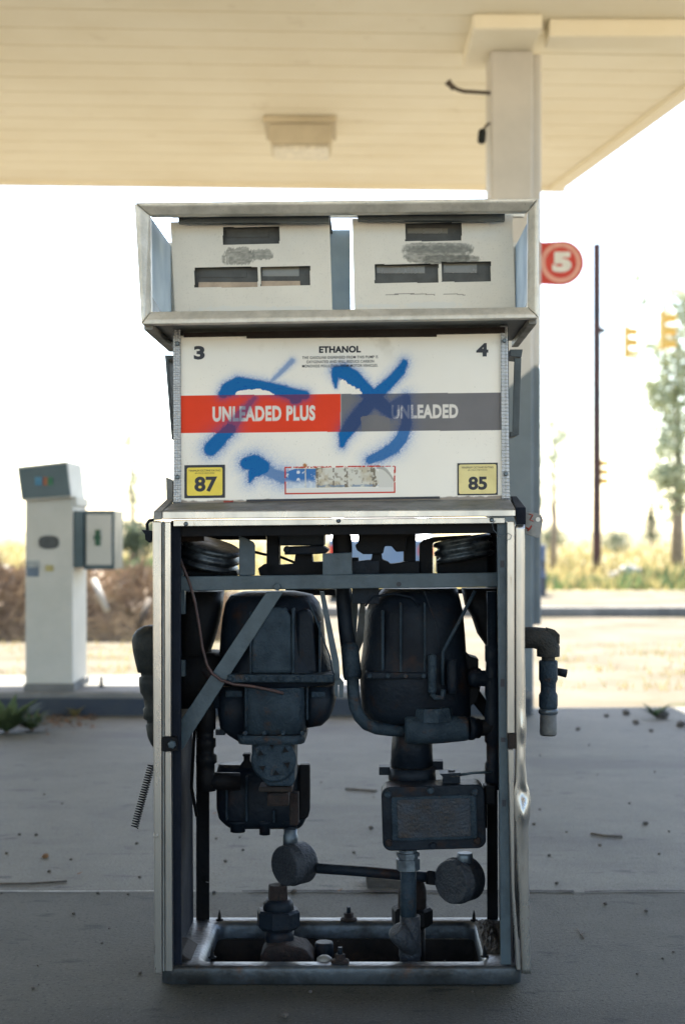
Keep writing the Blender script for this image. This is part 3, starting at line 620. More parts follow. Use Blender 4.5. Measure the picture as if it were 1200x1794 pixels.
# --- display head
HF = -.03; HB = .42
oTL, oTR, oBR, oBL = (236, 355), (943, 347), (943, 557), (248, 568)
iTL, iTR, iBR, iBL = (263, 376.5), (925, 369.5), (924, 538), (265, 546)
head = MB()
o4 = [W(*q, HF) for q in (oTL, oTR, oBR, oBL)]; i4 = [W(*q, HF + .022) for q in (iTL, iTR, iBR, iBL)]
nm = ['top_rail', 'right_rail', 'bottom_rail', 'left_rail']
for k in range(4):
    j = (k + 1) % 4; a, b, c, d_ = o4[k], o4[j], i4[j], i4[k]
    ctr = (o4[0] + o4[2]) / 2
    e1 = (c - b) * .012; e2 = (d_ - a) * .012
    gap = (b - a).normalized() * .0008
    a2, b2, c2, d2 = a + gap, b - gap, c - gap, d_ + gap
    mid_o = a2.lerp(d2, .35) + Vector((0, -.006, 0)); mid_p = b2.lerp(c2, .35) + Vector((0, -.006, 0))
    mb = MB(); back = Vector((0, .03, 0))
    rings = [[a2 + back, a2, mid_o, d2, d2 + back], [b2 + back, b2, mid_p, c2, c2 + back]]
    mb.ring(rings, True, False)
    P(mb, 'frame_rail', 'alub', .0025)
# bottom, top and side sheets of the head
bk_ = [v + Vector((0, 0, 0)) for v in o4]
zt = min(o4[0].z, o4[1].z) - .004; xl = o4[3].x + .004; xr = o4[2].x - .004
bot = MB()
fb = W(250, 566, HF + .035); fbr = W(941, 556, HF + .035)
bot.poly([Vector((fb.x, HF + .03, fb.z)), Vector((fbr.x, HF + .03, fbr.z)), Vector((fbr.x, HB, fbr.z)), Vector((fb.x, HB, fb.z))],
         [Vector((fb.x, HF + .03, fb.z + .012)), Vector((fbr.x, HF + .03, fbr.z + .012)), Vector((fbr.x, HB, fbr.z + .012)), Vector((fb.x, HB, fb.z + .012))])
P(bot, 'head_floor', 'sidepanel', .003)
tl = W(240, 358, HF + .035); trr = W(940, 350, HF + .035)
# roof: two strips of sheet, open gaps between (light falls in at the corners and the centre)
rf = MB()
for (xa, xb) in ((313, 577), (626, 885)):
    a = W(xa, 372, HF + .05); b = W(xb, 366, HF + .05)
    rf.box(a.x, b.x, HF + .032, HB, a.z + .004, a.z + .010)
P(rf, 'head_roof', 'sidepanel')
P(MB().pb(313, 373, 577, 390, .055, .075), 'light_bracket', 'sidepanel')
P(MB().pb(627, 368, 884, 386, .055, .075), 'light_bracket', 'sidepanel')
P(MB().pb(491, 373, 546, 378.5, .05, .054).pb(315, 374, 321, 384, .05, .054).pb(626, 369, 633, 378, .05, .054), 'slot', 'blackmark')
# side windows (frosted plastic) with their rear posts
for (x, s_) in ((252, 1), (939, -1)):
    a = W(x, 375, HF + .03); z1 = W(x, 372, HF + .03).z; z0 = W(x, 556, HF + .03).z
    X = a.x + s_ * .006
    P(MB().box(min(X, X + s_ * .003), max(X, X + s_ * .003), HF + .034, HB - .02, z0, z1), 'side_window', 'frost')
    P(MB().box(min(X - s_ * .004, X + s_ * .014), max(X - s_ * .004, X + s_ * .014), HB - .02, HB, z0, z1 + .01), 'rear_post', 'alub', .002)
    P(MB().poly([Vector((X + s_ * .004, HF + .034, z0)), Vector((X + s_ * .004, HB - .021, z0)), Vector((X + s_ * .004, HB - .021, z0 + .012)), Vector((X + s_ * .004, HF + .034, z0 + .055))],
                [Vector((X + s_ * .010, HF + .034, z0)), Vector((X + s_ * .010, HB - .021, z0)), Vector((X + s_ * .010, HB - .021, z0 + .012)), Vector((X + s_ * .010, HF + .034, z0 + .055))]), 'gusset', 'sidepanel')
# rear of head
P(MB().pb(300, 372, 918, 380, HB - .015, HB), 'rear_rail', 'alub', .002)
zc = W(596, 540, .2)
a = W(578, 403, .3); b = W(614, 545, .3)
P(MB().box(a.x, b.x, .30, .304, b.z, a.z), 'centre_screen', 'frost')
# faceplates
def plate_col(blobs, whites):
    def f(X, Y):
        c = np.ones(X.shape + (3,)) * np.array((.66, .64, .575)); n = fbm(X, Y, 60, 11)
        c = c * (0.92 + .16 * n[..., None]); c *= (1 - .10 * (vnoise(X, Y, 1.6, 5) > .86))[..., None]
        for (bx, by, rx, ry, col, k) in blobs:
            d_ = ((X - bx) / rx) ** 4 + ((Y - by) / ry) ** 4; e = d_ + (fbm(X, Y, 9, 21 + int(bx)) - .5) * k + (fbm(X * 3.2, Y, 7, 23) - .5) * 1.1 * k
            c = mixc(c, col, sstep(1.2, .7, e) * (.35 + .65 * fbm(X, Y * 2.2, 7, 8)))
        for (bx, by, rx, ry) in whites:
            d_ = ((X - bx) / rx) ** 2 + ((Y - by) / ry) ** 2; e = d_ + (fbm(X, Y, 8, 31) - .5) * 2.0
            c = mixc(c, (.62, .63, .60), sstep(1.1, .5, e) * .8)
        return c
    return f
g1 = (.13, .135, .12); g2 = (.16, .17, .155)
HL = [(391, 398, 490, 428.5, -.016), (341, 468.5, 452, 504, -.013), (457, 467, 543.5, 501, -.013)]
paint_grid('faceplate', [(299, 389), (577, 382), (582.5, 550), (307.3, 555)], .10,
           plate_col([(418, 449, 28, 15, g1, 1.6), (455, 446, 22, 9, g2, 2.2)], [(430, 541, 80, 6), (510, 540, 40, 4)]), M['painted'], PU, 1.2, HL)
HR = [(710, 391, 808.5, 423, -.018), (656.5, 463, 768, 496, -.010), (773.5, 459, 859.5, 494, -.012)]
def scr(X, Y):
    c = plate_col([(766, 446, 58, 16, g1, .9), (768, 434, 60, 9, g2, .6), (790, 455, 50, 8, g1, .9)], [(760, 534, 55, 6), (660, 536, 40, 4)])(X, Y)
    arc1 = np.abs(Y - (517 - 2.2 * (1 - ((X - 720) / 48) ** 2))); arc2 = np.abs(Y - (518 - 3 * (1 - ((X - 790) / 30) ** 2)))
    m_ = ((arc1 < .7) & (X > 675) & (X < 762)) | ((arc2 < .7) & (X > 777) & (X < 815)); return mixc(c, (.08, .07, .06), m_ * .8)
paint_grid('faceplate', [(617, 383), (897, 375), (902.3, 543), (621.2, 549)], .10, scr, M['painted'], PU, 1.2, HR)
# display modules behind the cut-outs
def module(x0, y0, x1, y1, lx0, ly0, lx1, ly1, m_lcd, lip=None):
    a = P(MB().pb(x0 - 6, y0 - 5, x1 + 6, y1 + 5, .126, .20), 'display_module', 'lcdback')
    P(MB().pb(lx0, ly0, lx1, ly1, .1235, .1255), 'display_glass', m_lcd, parent=a)
    if lip: P(MB().pb(lip[0], lip[1], lip[2], lip[3], .118, .125), 'display_edge', 'tan', .001, parent=a)
module(391, 397, 490, 430, 396, 402, 470, 416, 'lcdback'); module(341, 465, 452, 505, 350, 470, 432, 486, 'lcdback', (348, 494, 452, 506)); module(457, 464, 544, 504, 460, 468, 524, 484, 'lcd', (458, 492, 526, 503))
module(710, 389, 809, 424, 713, 400, 784, 409, 'lcd'); module(656, 460, 768, 498, 660, 466, 744, 479, 'lcd'); module(773, 457, 860, 495, 777, 462, 835, 478, 'lcd')
# head underside hardware
P(MB().pp([(322, 583), (884, 573), (884, 583), (765, 585), (765, 589), (432, 592), (432, 588), (322, 590)], .118, .13), 'sealing_strip', 'brown')
for px, py in ((307, 570), (474, 573), (512, 573), (588, 572), (613, 572), (679, 571), (717, 570), (895, 568)):
    pass
for s_, pts in ((1, [(268, 572), (300, 608), (307, 608), (283, 572)]), (-1, [(921, 562), (899, 602), (912, 603), (937, 561)])):
    a = [W(x, y, d_) for (x, y), d_ in zip(pts, (.0, .36, .36, .0))] if False else None
# corner struts under head
for (xa, xb) in ((252, 268), (926, 940)):
    a = W(xa, 566 if xa < 600 else 556, HF + .03); b = W(xb, 566 if xa < 600 else 556, HF + .03)
    P(MB().box(a.x, b.x, HF + .034, HB, a.z - .016, a.z - .001), 'floor_rail', 'dullalu', .002)

# --- graphic panel
PD = .13
stroke = [
 ([(391, 690, 7), (400, 682, 11), (418, 675, 13), (445, 677, 11), (470, 679, 9), (495, 685, 9), (515, 691, 9), (535, 692, 7)], 1.0, 5),
 ([(517, 699, 8), (522, 697, 8)], 1.0, 4),
 ([(513, 632, 3.6), (495, 650, 3.4), (476, 668, 2.6)], .7, 3), ([(447, 697, 3), (425, 722, 6), (408, 745, 9)], .8, 5),
 ([(404, 752, 9), (390, 765, 10), (378, 778, 11), (370, 786, 11)], 1.0, 9),
 ([(433, 812, 10), (446, 811, 13), (460, 818, 12), (444, 828, 8), (438, 844, 2)], 1.0, 10), ([(450, 815, 12), (465, 822, 10), (480, 830, 8), (497, 836, 10)], .85, 14),
 ([(590, 650, 8), (603, 652, 12), (620, 662, 12), (640, 683, 11), (665, 705, 11), (685, 722, 9), (691, 728, 4)], 1.0, 6), ([(588, 655, 6), (588, 668, 4.5), (589, 678, 2)], 1.0, 2),
 ([(709, 635, 5), (702, 650, 7.5), (685, 668, 8), (660, 692, 10), (640, 715, 11), (618, 742, 11), (604, 762, 9), (600, 780, 4)], 1.0, 6),
 ([(712, 697, 6), (713, 720, 7), (712, 745, 8), (704, 768, 9), (690, 785, 9), (668, 798, 8), (648, 806, 6)], .95, 8), ([(690, 712, 8), (708, 700, 7)], .9, 5)]
def panel_col(X, Y):
    base = np.array((.84, .80, .715)); c = np.ones(X.shape + (3,)) * base
    c *= (.96 + .07 * fbm(X, Y, 90, 2))[..., None]; c = mixc(c, (.52, .46, .36), sstep(.60, .80, fbm(X, Y, 40, 40)) * sstep(640, 590, Y) * .5)
    c *= (1 - .25 * ((vnoise(X, Y, 1.3, 6) > .93) & (fbm(X, Y, 50, 9) > .5)))[..., None]
    bt = 693 - (X - 317) * .0095; bb = 759 - (X - 317) * .0098; band = (Y > bt) & (Y < bb); red = X < 597.5 + (Y - 690) * .01
    c = np.where((band & red)[..., None], np.array((.72, .055, .018)) * (.94 + .12 * fbm(X, Y, 30, 3))[..., None], c)
    c = np.where((band & ~red)[..., None], np.array((.17, .165, .17)) * (.92 + .14 * fbm(X, Y, 30, 3))[..., None], c)
    c = np.where((band & (np.abs(X - 598) < 1))[..., None], np.array((.35, .3, .28)), c)
    for (p, t, dc) in LET:
        mm = np.mean([text_mask(p, t, X + ox, Y + oy) for ox in (-.3, .3) for oy in (-.3, .3)], axis=0)
        c = mixc(c, (.70, .66, .60), mm)
    # graffiti
    A = np.zeros(X.shape); n1 = (fbm(X, Y, 7, 50) - .5); grain = vnoise(X, Y, 1.1, 52)
    for pts, al, halo in stroke:
        best = np.full(X.shape, 1e9); 
        for (x0, y0, r0), (x1, y1, r1) in zip(pts, pts[1:]):
            dx, dy = x1 - x0, y1 - y0; tt = np.clip(((X - x0) * dx + (Y - y0) * dy) / (dx * dx + dy * dy), 0, 1)
            best = np.minimum(best, np.hypot(X - x0 - tt * dx, Y - y0 - tt * dy) - (r0 + (r1 - r0) * tt) * 1.18)
        core = sstep(3.2, -2.2, best + n1 * 2.2); h_ = np.exp(-np.clip(best, 0, None) / (halo * 1.05)) * .8
        A = np.maximum(A, al * np.maximum(core, h_ * (.30 + 1.15 * grain)))
    scal = ((Y > 690.5 - 9 * np.clip(1 - ((X - 446) / 33) ** 2, 0, 1) ** .5 + n1 * 6) & (Y < bt) & (X > 413) & (X < 481))    # torn film
    scal |= (Y > 665 + ((X - 598) / 5.) ** 2 * (X < 598) + np.clip(X - 602, 0, 60) * .66 + (fbm(X, Y, 3, 60) - .5) * 9) & (Y < bt) & (X > 596) & (X < 635)
    scal |= (Y > 727 + ((X - 655) / 9.) ** 2 * .6 + (fbm(X, Y, 3, 61) - .5) * 6) & (Y < bb) & (X > 632) & (X < 684) & (X - 632 > (Y - 727) * .1)
    A = np.where(scal & (Y < bt), 0, A); A = np.where(scal & (Y > bt), A * .15, A)
    A = np.where(band, A * .86, A); blue = np.where(band[..., None], np.array((.012, .045, .15)), np.array((.006, .125, .36)))
    blue = blue * (1 + .5 * (1 - sstep(.4, .95, A)))[..., None]
    c = c * (1 - A[..., None]) + blue * A[..., None]
    # peeled label
    sl_ = -.012 * (X - 500); y = Y - sl_
    rim = (((np.abs(X - 500.5) < 1.3) | (np.abs(X - 692) < 1.3)) & (y > 818) & (y < 865)) | (((np.abs(y - 819) < 1.2) | (np.abs(y - 865) < 1.3)) & (X > 499) & (X < 693.5))
    inside = (X > 501) & (X < 692) & (y > 820) & (y < 864); c = np.where(inside[..., None] & (y > 856)[..., None], np.array((.72, .69, .64)), c)
    nn = fbm(X, Y, 12, 70); n2 = fbm(X, Y, 3, 72)
    patch = (X > 501) & (X < 664 + 6 * np.sin(y / 6)) & (y > 819 + 7 * np.clip(1 - (X - 500) / 20, 0, 1) + nn * 3) & (y < 855)
    pc_ = np.ones(X.shape + (3,)) * np.array((.50, .44, .33)); n4 = fbm(X, Y, 22, 74); pc_ = mixc(pc_, (.62, .6, .53), sstep(.45, .62, n4)); pc_ = mixc(pc_, (.27, .24, .19), sstep(.60, .72, fbm(X, Y, 5, 75)) * .8)
    c = np.where(patch[..., None], pc_, c)
    bl = patch & (X < 554) & (np.abs(X - 536) > .8) & (y > 822); bcol = mixc(np.ones(X.shape + (3,)) * np.array((.05, .17, .42)), (.62, .66, .70), np.clip(sstep(.60, .72, fbm(X, Y, 6, 76)) + sstep(842, 854, y + nn * 8) * .8, 0, 1)); c = np.where(bl[..., None], bcol, c)
    c = mixc(c, (.12, .22, .36), ((X > 556) & (X < 665) & (y > 846 + nn * 8) & (y < 854)) * sstep(.35, .55, nn) * .7)
    dk_ = patch & ((np.abs(X - 556) < 2.5) | (np.abs(X - 585) < 1.5) | (np.abs(X - 607) < 3) | (np.abs(X - 655 - (y - 835) * .15) < 4)) & (n2 > .47); c = np.where(dk_[..., None], np.array((.2, .17, .13)), c)
    c = mixc(c, (.62, .60, .55), ((X > 664) & (X < 690) & (y > 822 + (X - 664) ** 2 * .03) & (y < 856)) * 1.)
    c = mixc(c, (.2, .19, .16), (np.abs(y - (820 + np.clip(X - 664, 0, 99) ** 2 * .035)) < 2 + n2 * 2) * ((X > 660) & (X < 692)) * .6)
    c = np.where((rim & (n2 > (.42 if True else 0)) | (rim & (y > 850)))[..., None], np.array((.50, .05, .03)), c)
    c = mixc(c, (.40, .17, .05), sstep(7, 4, np.hypot(X - 535, (Y - 815) * 1.3) + n2 * 3))
    # chipped lower edge
    e = Y - (879.5 - (X - 317) * .0145); c = mixc(c, (.16, .12, .09), sstep(-3.5, -.5, e + (fbm(X, Y, 10, 77) - .5) * 6) * .8)
    return c
LET = [(*text_px('UNLEADED PLUS', 373, 712, 553, 739, -.012, .042, 1.08), 0), (*text_px('UNLEADED', 686, 709.5, 802.5, 734, -.012, .042, 1.08), 0)]
panel = paint_grid('graphic_panel', [(317, 588), (876, 579.5), (879, 877), (318, 884.5)], PD, panel_col, M['painted'], PU, .85)
TD = PD - .0012
lettering('numeral', '3', 340, 606, 359, 630, TD, M['blackmark'], panel, 0, .045); lettering('numeral', '4', 834, 601, 855, 624.5, TD, M['blackmark'], panel, 0, .045)
lettering('heading', 'ETHANOL', 559, 606.5, 632, 618.5, TD, M['blackmark'], panel, -.012, .045, 1.06)
for s_, x0, x1, y0 in (('THE GASOLINE DISPENSED FROM THIS PUMP IS', 529.5, 662, 624.2), ('OXYGENATED AND WILL REDUCE CARBON', 537, 655, 631.6), ('MONOXIDE POLLUTION FROM MOTOR VEHICLES.', 529.5, 662, 639)):
    lettering('small_print', s_, x0, y0, x1, y0 + 5, TD, M['blackmark'], panel, -.012, .008, 1.1)
def sticker(x0, y0, x1, y1, rim, m_in, txt, tb, sl_=-.014):
    a = P(MB().pp([(x0, y1), (x1, y1 + (x1 - x0) * sl_), (x1, y0 + (x1 - x0) * sl_), (x0, y0)], PD - .0015, PD - .0003), 'octane_sticker', 'blackmark', parent=panel)
    n = 6; pts = []
    for cx_, cy_, a0 in ((x1 - rim - 3, y1 - rim - 3, 0), (x0 + rim + 3, y1 - rim - 3, 90), (x0 + rim + 3, y0 + rim + 3, 180), (x1 - rim - 3, y0 + rim + 3, 270)):
        for i in range(n): t_ = R(a0 + 90 * i / (n - 1)); px = cx_ + 3 * math.cos(t_); pts.append((px, cy_ + 3 * math.sin(t_) + (px - x0) * sl_))
    P(MB().pp(pts, PD - .0023, PD - .0016), 'sticker_face', m_in, parent=a)
    lettering('numeral', txt, *tb, PD - .0027, M['blackmark'], a, sl_, .038, 1.0)
    wd = x1 - x0; lettering('small_print', 'MINIMUM OCTANE RATING', x0 + wd * .11, y0 + rim + 3.5, x1 - wd * .11, y0 + rim + 7, PD - .0027, M['blackmark'], a, sl_, .0)
    lettering('small_print', '(R+M)/2 METHOD', x0 + wd * .26, y0 + rim + 8.5, x1 - wd * .26, y0 + rim + 11.5, PD - .0027, M['blackmark'], a, sl_, .0)
M['yel'] = mat('bright_yellow_label', (.78, .60, .05), .45, 0, (.72, .55, .05), 30, bump=0); M['yelp'] = mat('faded_yellow_label', (.72, .62, .27), .5, 0, (.66, .56, .24), 30, bump=0)
sticker(323.5, 815, 394.5, 873, 4.5, M['yel'], '87', (341, 835, 381, 862)); sticker(801, 811.5, 871.5, 868, 2.5, M['yelp'], '85', (820, 835, 853, 858.5))
P(MB().pp([(432, 875.2), (770, 869.6), (770, 873.6), (432, 879)], PD - .006, PD - .0035), 'lower_gap_strip', 'blackmark')
P(MB().pp([(392, 877), (410, 876.6), (408, 880), (392, 880.5)], PD - .006, PD - .0035), 'red_chip', mat('red_chip_paint', (.32, .05, .03), bump=0))
# checker-plate trims either side
def knurl(x0, x1, x2, x3, y0, y1):
    def f(X, Y): return np.ones(X.shape + (3,)) * np.array((.50, .51, .52)) * (.75 + .3 * fbm(X, Y, 25, 90))[..., None]
    def dd_(X, Y):
        u = (X * .8 + Y) / 6.2 * math.pi; v = (X * .8 - Y) / 6.2 * math.pi; q = np.sin(u) * np.sin(v); return -.0018 * sstep(.1, .7, np.abs(q)) * np.sign(q)
    return paint_grid('checker_trim', [(x0, y0[0]), (x1, y0[1]), (x3, y1[1]), (x2, y1[0])], .122, f, M['knurlp'], PU, .8, (), .006, None, dd_)
M['knurlp'] = attrmat('checker_metal', .38, .02); M['knurlp'].node_tree.nodes['Principled BSDF'].inputs['Metallic'].default_value = .55
knurl(303.5, 316.5, 304.5, 317.5, (578, 578), (879, 879)); knurl(876, 888.5, 879.5, 892.5, (572, 571), (873, 872))
for px, py in ((311.5, 602), (311.5, 836), (883, 597), (886, 830)):
    c = W(px, py, .118); P(MB().lathe(c, c + Vector((0, -.006, 0)), [(0, S(4.2)), (.6, S(4)), (1, S(2.4))], 16), 'rivet', 'galv')
# upper cabinet side sheets
P(MB().box(W(304, 700, .13).x, W(304, 700, .13).x + .003, .131, .40, W(300, 878, .13).z, W(300, 580, .13).z), 'upper_side_sheet', 'sidepanel')
P(MB().box(W(889, 700, .13).x, W(889, 700, .13).x + .003, .131, .40, W(889, 870, .13).z, W(889, 575, .13).z), 'upper_side_sheet', 'sidepanel')
P(MB().box(W(310, 700, .13).x, W(884, 700, .13).x, .16, .385, W(600, 872, .13).z, W(600, 590, .13).z), 'upper_inner_box', 'black')
# nozzle holders at the sides
P(MB().pp([(289, 622), (303, 622), (303, 628), (296, 630), (303, 770), (301, 770)], .2, .30), 'nozzle_holder', 'sidepanel', .001)
P(MB().pp([(291, 836), (303, 842), (303, 880), (292, 880)], .24, .3), 'side_bracket', 'dullalu', .001)
P(MB().pp([(893, 612), (915.5, 612), (913, 626), (893, 624)], .2, .3).pp([(900.5, 627), (913, 627), (909, 762), (897, 764)], .21, .215).pp([(893, 756), (897, 756), (908, 762), (893, 766)], .2, .3), 'nozzle_holder', 'sidepanel', .001)

# --- sloping ledge and corner blocks
lg = MB(); f0, f1 = W(284, 909, -.005), W(903, 904, -.005); f2, f3 = W(903, 891, -.008), W(286, 894, -.008); b2, b3 = W(893, 874, .13), W(303, 881, .13)
lg.poly([f0, f1, f2, f3], [Vector((b3.x, .13, f0.z)), Vector((b2.x, .13, f1.z)), b2, b3])
P(lg, 'ledge', 'dullalu', .003)
P(MB().pp([(285, 909.5), (903, 904.5), (903, 893), (285, 896)], -.012, -.0085), 'ledge_trim', 'alu', .0015)
def cblock(xa, xb, ya, yb, xc, xd, yc, yd, m_):
    f = [W(xa, yb, -.014), W(xb, yb, -.014), W(xb, ya, -.014), W(xa, ya, -.014)]; k = [W(xc, yd, .16), W(xd, yd, .16), W(xd, yc, .16), W(xc, yc, .16)]
    return P(MB().poly(f, k), 'corner_block', m_, .002)
cblock(269, 284, 896, 911, 291, 303, 875, 886, 'dullalu'); cblock(903.5, 921, 889, 919, 894, 905, 869, 890, 'bluedark')
P(MB().box(W(303, 880, .135).x, W(889, 874, .135).x, .136, .158, W(600, 900, .13).z, W(600, 868, .13).z), 'backing_strip', 'sidepanel')
# inner header rail with rivets
hr = P(MB().pp([(304, 922.5), (884, 917), (884, 906.5), (304, 911)], .006, .03), 'header_rail', 'alu', .0015)
for px, py in ((326, 918), (593, 912.5), (861, 911)):
    c = W(px, py, .005); P(MB().lathe(c, c + Vector((0, -.004, 0)), [(0, S(4)), (.5, S(3.6)), (1, S(2))], 14), 'rivet', 'galv', parent=hr)
P(MB().pp([(300, 940), (868, 934), (868, 918), (300, 923)], .04, .06), 'header_back', 'black')

# --- posts
P(MB().pp([(267.5, 913), (283, 913), (284, 1706), (270.5, 1706)], 0, .03), 'front_post', 'alu', .003)
P(MB().pp([(284.5, 913), (288, 913), (289, 1702), (285.5, 1702)], .006, .02), 'post_seam', 'dullalu', .001)
P(MB().pp([(289, 914), (299.5, 914), (299.5, 1291), (289, 1291)], .002, .025), 'inner_trim', 'alu', .002)
P(MB().pp([(289.5, 1317), (300.5, 1317), (302.5, 1702), (290, 1702)], .002, .025), 'inner_trim', 'alu', .002)
P(MB().pp([(284, 1291.5), (309, 1291.5), (311, 1316.5), (284, 1316.5)], -.002, .02), 'latch_plate', 'black', .002)
bolt(302, 1304, -.003, 7.5, .008, 'blue'); bolt(273.5, 1464, -.001, 4.5, .004, 'alu', name='rivet')
P(MB().pp([(300, 912), (316, 912), (318, 1690), (303, 1690)], .03, .045), 'front_channel', 'bluedark', .001)
X = W(301, 1300, .046).x
P(MB().box(X, X + .003, .046, .415, W(300, 1690, .046).z, W(300, 915, .046).z), 'side_sheet', 'bluedark')
for py, dd_, hh in ((1370, .10, 15), (1400, .16, 16), (1430, .13, 18), (1552, .10, 16), (1590, .17, 26)):
    c = W(303, py, dd_); P(MB().lathe(Vector((X + .0035, dd_, c.z)), Vector((X + .0045, dd_, c.z)), [(0, S(hh)), (1, S(hh))], 20), 'knockout', 'black')
P(MB().pp([(344, 915), (367, 915), (367, 1545), (361, 1545), (361, 1535), (355, 1535), (355, 1545), (361, 1545), (361, 1546), (367, 1546), (367, 1622), (344, 1622)], .42, .425), 'rear_post', 'black')
# right side
P(MB().pp([(870.5, 916), (887.5, 915), (888, 1296), (896, 1296), (896, 1314), (889, 1314), (895, 1690), (877, 1690)], .02, .035), 'front_channel', 'blue', .001)
for px, py, w_, h_ in ((879.5, 988, 3.2, 6), (880, 1196, 3.4, 7), (881, 1296, 4, 4), (882.5, 1407, 3.2, 6)):
    P(MB().pb(px - w_, py - h_, px + w_, py + h_, .0175, .0195), 'slot', 'blackmark')
P(MB().pp([(888, 913), (901, 913), (901, 1285), (888, 1285)], .002, .025), 'inner_trim', 'alu', .002)
P(MB().pp([(889.5, 1313), (900, 1313), (901, 1560), (912, 1700), (905, 1700), (896, 1560)], .002, .025), 'inner_trim', 'alu', .002)
P(MB().pb(890, 1286, 903, 1312, .001, .02), 'latch_plate', 'brown', .001)
# dented outer trim: swept section with a buckle
rings = []
dent = [(919, 903, 919.5, 0), (1100, 903, 919.5, 0), (1240, 903.5, 921, 0), (1280, 903.5, 922.5, -.006), (1300, 904, 921, .003), (1335, 904, 920.5, 0), (1370, 903, 923, .004), (1390, 900, 928, .012), (1410, 899.5, 930, -.006), (1425, 900.5, 929, -.014), (1450, 903, 926, -.004), (1500, 905, 926, 0), (1600, 910, 928, 0), (1706, 914, 930, 0)]
fine = []
for (a, b) in zip(dent, dent[1:]):
    n = max(2, int((b[0] - a[0]) / 8))
    for i in range(n): t_ = i / n; t_ = t_ * t_ * (3 - 2 * t_); fine.append(tuple(a[k] + (b[k] - a[k]) * (i / n if k == 0 else t_) for k in range(4)))
fine.append(dent[-1])
for (py, xa, xb, dz) in fine:
    pa = W(xa, py, 0); pb_ = W(xb, py, 0); w_ = pb_.x - pa.x
    prof_ = [(0, .03), (0, .002), (.12, 0), (.35, -.001), (.5, -.0015 + dz), (.62, -.001 + dz * .7), (.80, 0), (.93, .0015), (1, .006), (1, .03)]
    rings.append([Vector((pa.x + w_ * u, v, pa.z)) for u, v in prof_])
P(MB().ring(rings, True, True), 'front_post', 'alu')
P(MB().box(W(922, 1500, .06).x, W(922, 1500, .06).x + .002, .04, .40, W(920, 1690, .04).z, W(920, 1480, .04).z), 'bent_flange', 'sidepanel')
X = W(896, 1300, .046).x
P(MB().box(X, X + .003, .046, .415, W(900, 1690, .046).z, W(900, 915, .046).z), 'side_sheet', 'bluedark')
P(MB().pp([(853, 915), (870, 915), (872, 1612), (853, 1612), (853, 1548), (858.5, 1548), (858.5, 1532), (857, 1532), (857, 1548), (853, 1548)], .42, .425), 'rear_post', 'black')
P(MB().pp([(344, 946), (467, 946), (467, 939), (853, 931), (853, 912), (344, 915)], .415, .419), 'rear_header', 'black')
P(MB().pp([(315, 911), (358, 911), (358, 948), (315, 950)], .20, .203), 'corner_gusset', 'brown')

# --- cross bar, strap, brackets
cb = P(MB().pp([(315, 1035), (872, 1028), (871, 1003), (315, 1010)], .10, .112), 'cross_bar', 'blue', .002)
bolt(486, 1028, .099, 7, .007, 'blue', cb); c = W(698.5, 1023.5, .099); P(MB().lathe(c, c + Vector((0, -.001, 0)), [(0, S(4.5)), (1, S(4.5))], 14), 'hole', 'blackmark', parent=cb)
P(MB().pp([(467, 1037), (497, 1036), (334, 1290), (324, 1308), (312, 1322), (312, 1270)], .114, .120), 'diagonal_strap', 'blue', .001)
P(MB().pp([(419, 1009), (447, 1008), (447, 955), (444, 949), (419, 938)], .14, .146), 'upright_bracket', 'blue', .002)
P(MB().pp([(565, 1008), (617, 1007), (616, 968), (565, 970)], .105, .14), 'centre_bracket', 'blue', .002)
P(MB().pb(313, 995, 321, 1010, .11, .13).pb(313, 1035, 324, 1076, .11, .13).pb(314, 1157, 324, 1185, .13, .15), 'side_clip', 'blue', .001)
# --- upper dark gear
up = MB(); up.pb(467, 936, 489, 1006, .20, .27); P(up, 'meter_stand', 'black', .003)
P(MB().pb(489, 916, 568, 956, .17, .28), 'register_box', 'dark', .004); P(MB().pp([(498, 972), (500, 958), (565, 956), (576, 963), (570, 970), (550, 971)], .16, .28).lathe(W(503, 963, .17), W(503, 963, .15), [(0, S(7)), (1, S(6))], 12), 'register_flange', 'dark', .003)
P(MB().pp([(455, 1008), (452, 996), (463, 988), (485, 990), (515, 988), (518, 968), (546, 968), (548, 985), (566, 984), (566, 1008)], .2, .27), 'gear_base', 'black', .002)
P(MB().loft([(920, 584, 615, .2, .03), (932, 584, 613, .2, .03), (945, 582, 616, .2, .03), (960, 583, 617, .2, .03), (1012, 584, 616, .2, .03)], .9), 'drive_column', 'black')
P(MB().pp([(628, 918), (730, 916), (722, 940), (712, 942), (710, 966), (694, 967), (686, 957), (674, 957), (671, 970), (648, 971), (636, 971), (625, 964), (622, 955), (628, 950)], .17, .27), 'register_box', 'black', .003)
P(MB().pp([(616, 977), (628, 977), (628, 983), (650, 981), (653, 968), (668, 968), (670, 980), (680, 984), (684, 988), (700, 986), (708, 984), (735, 983), (735, 1008), (616, 1008)], .2, .27), 'gear_base', 'black', .002)
P(MB().pb(617, 983, 664, 1008, .15, .155).pb(617, 1030, 664, 1058, .15, .155), 'gear_plate', 'dark', .001)
P(MB().pp([(735, 1006), (735, 952), (742, 946), (760, 941), (825, 937), (828, 941), (818, 945), (770, 948), (758, 951), (758, 1006)], .24, .28), 'gooseneck_bracket', 'black', .003)
P(MB().pb(707, 916, 728, 986, .24, .28), 'meter_stand', 'black', .003)
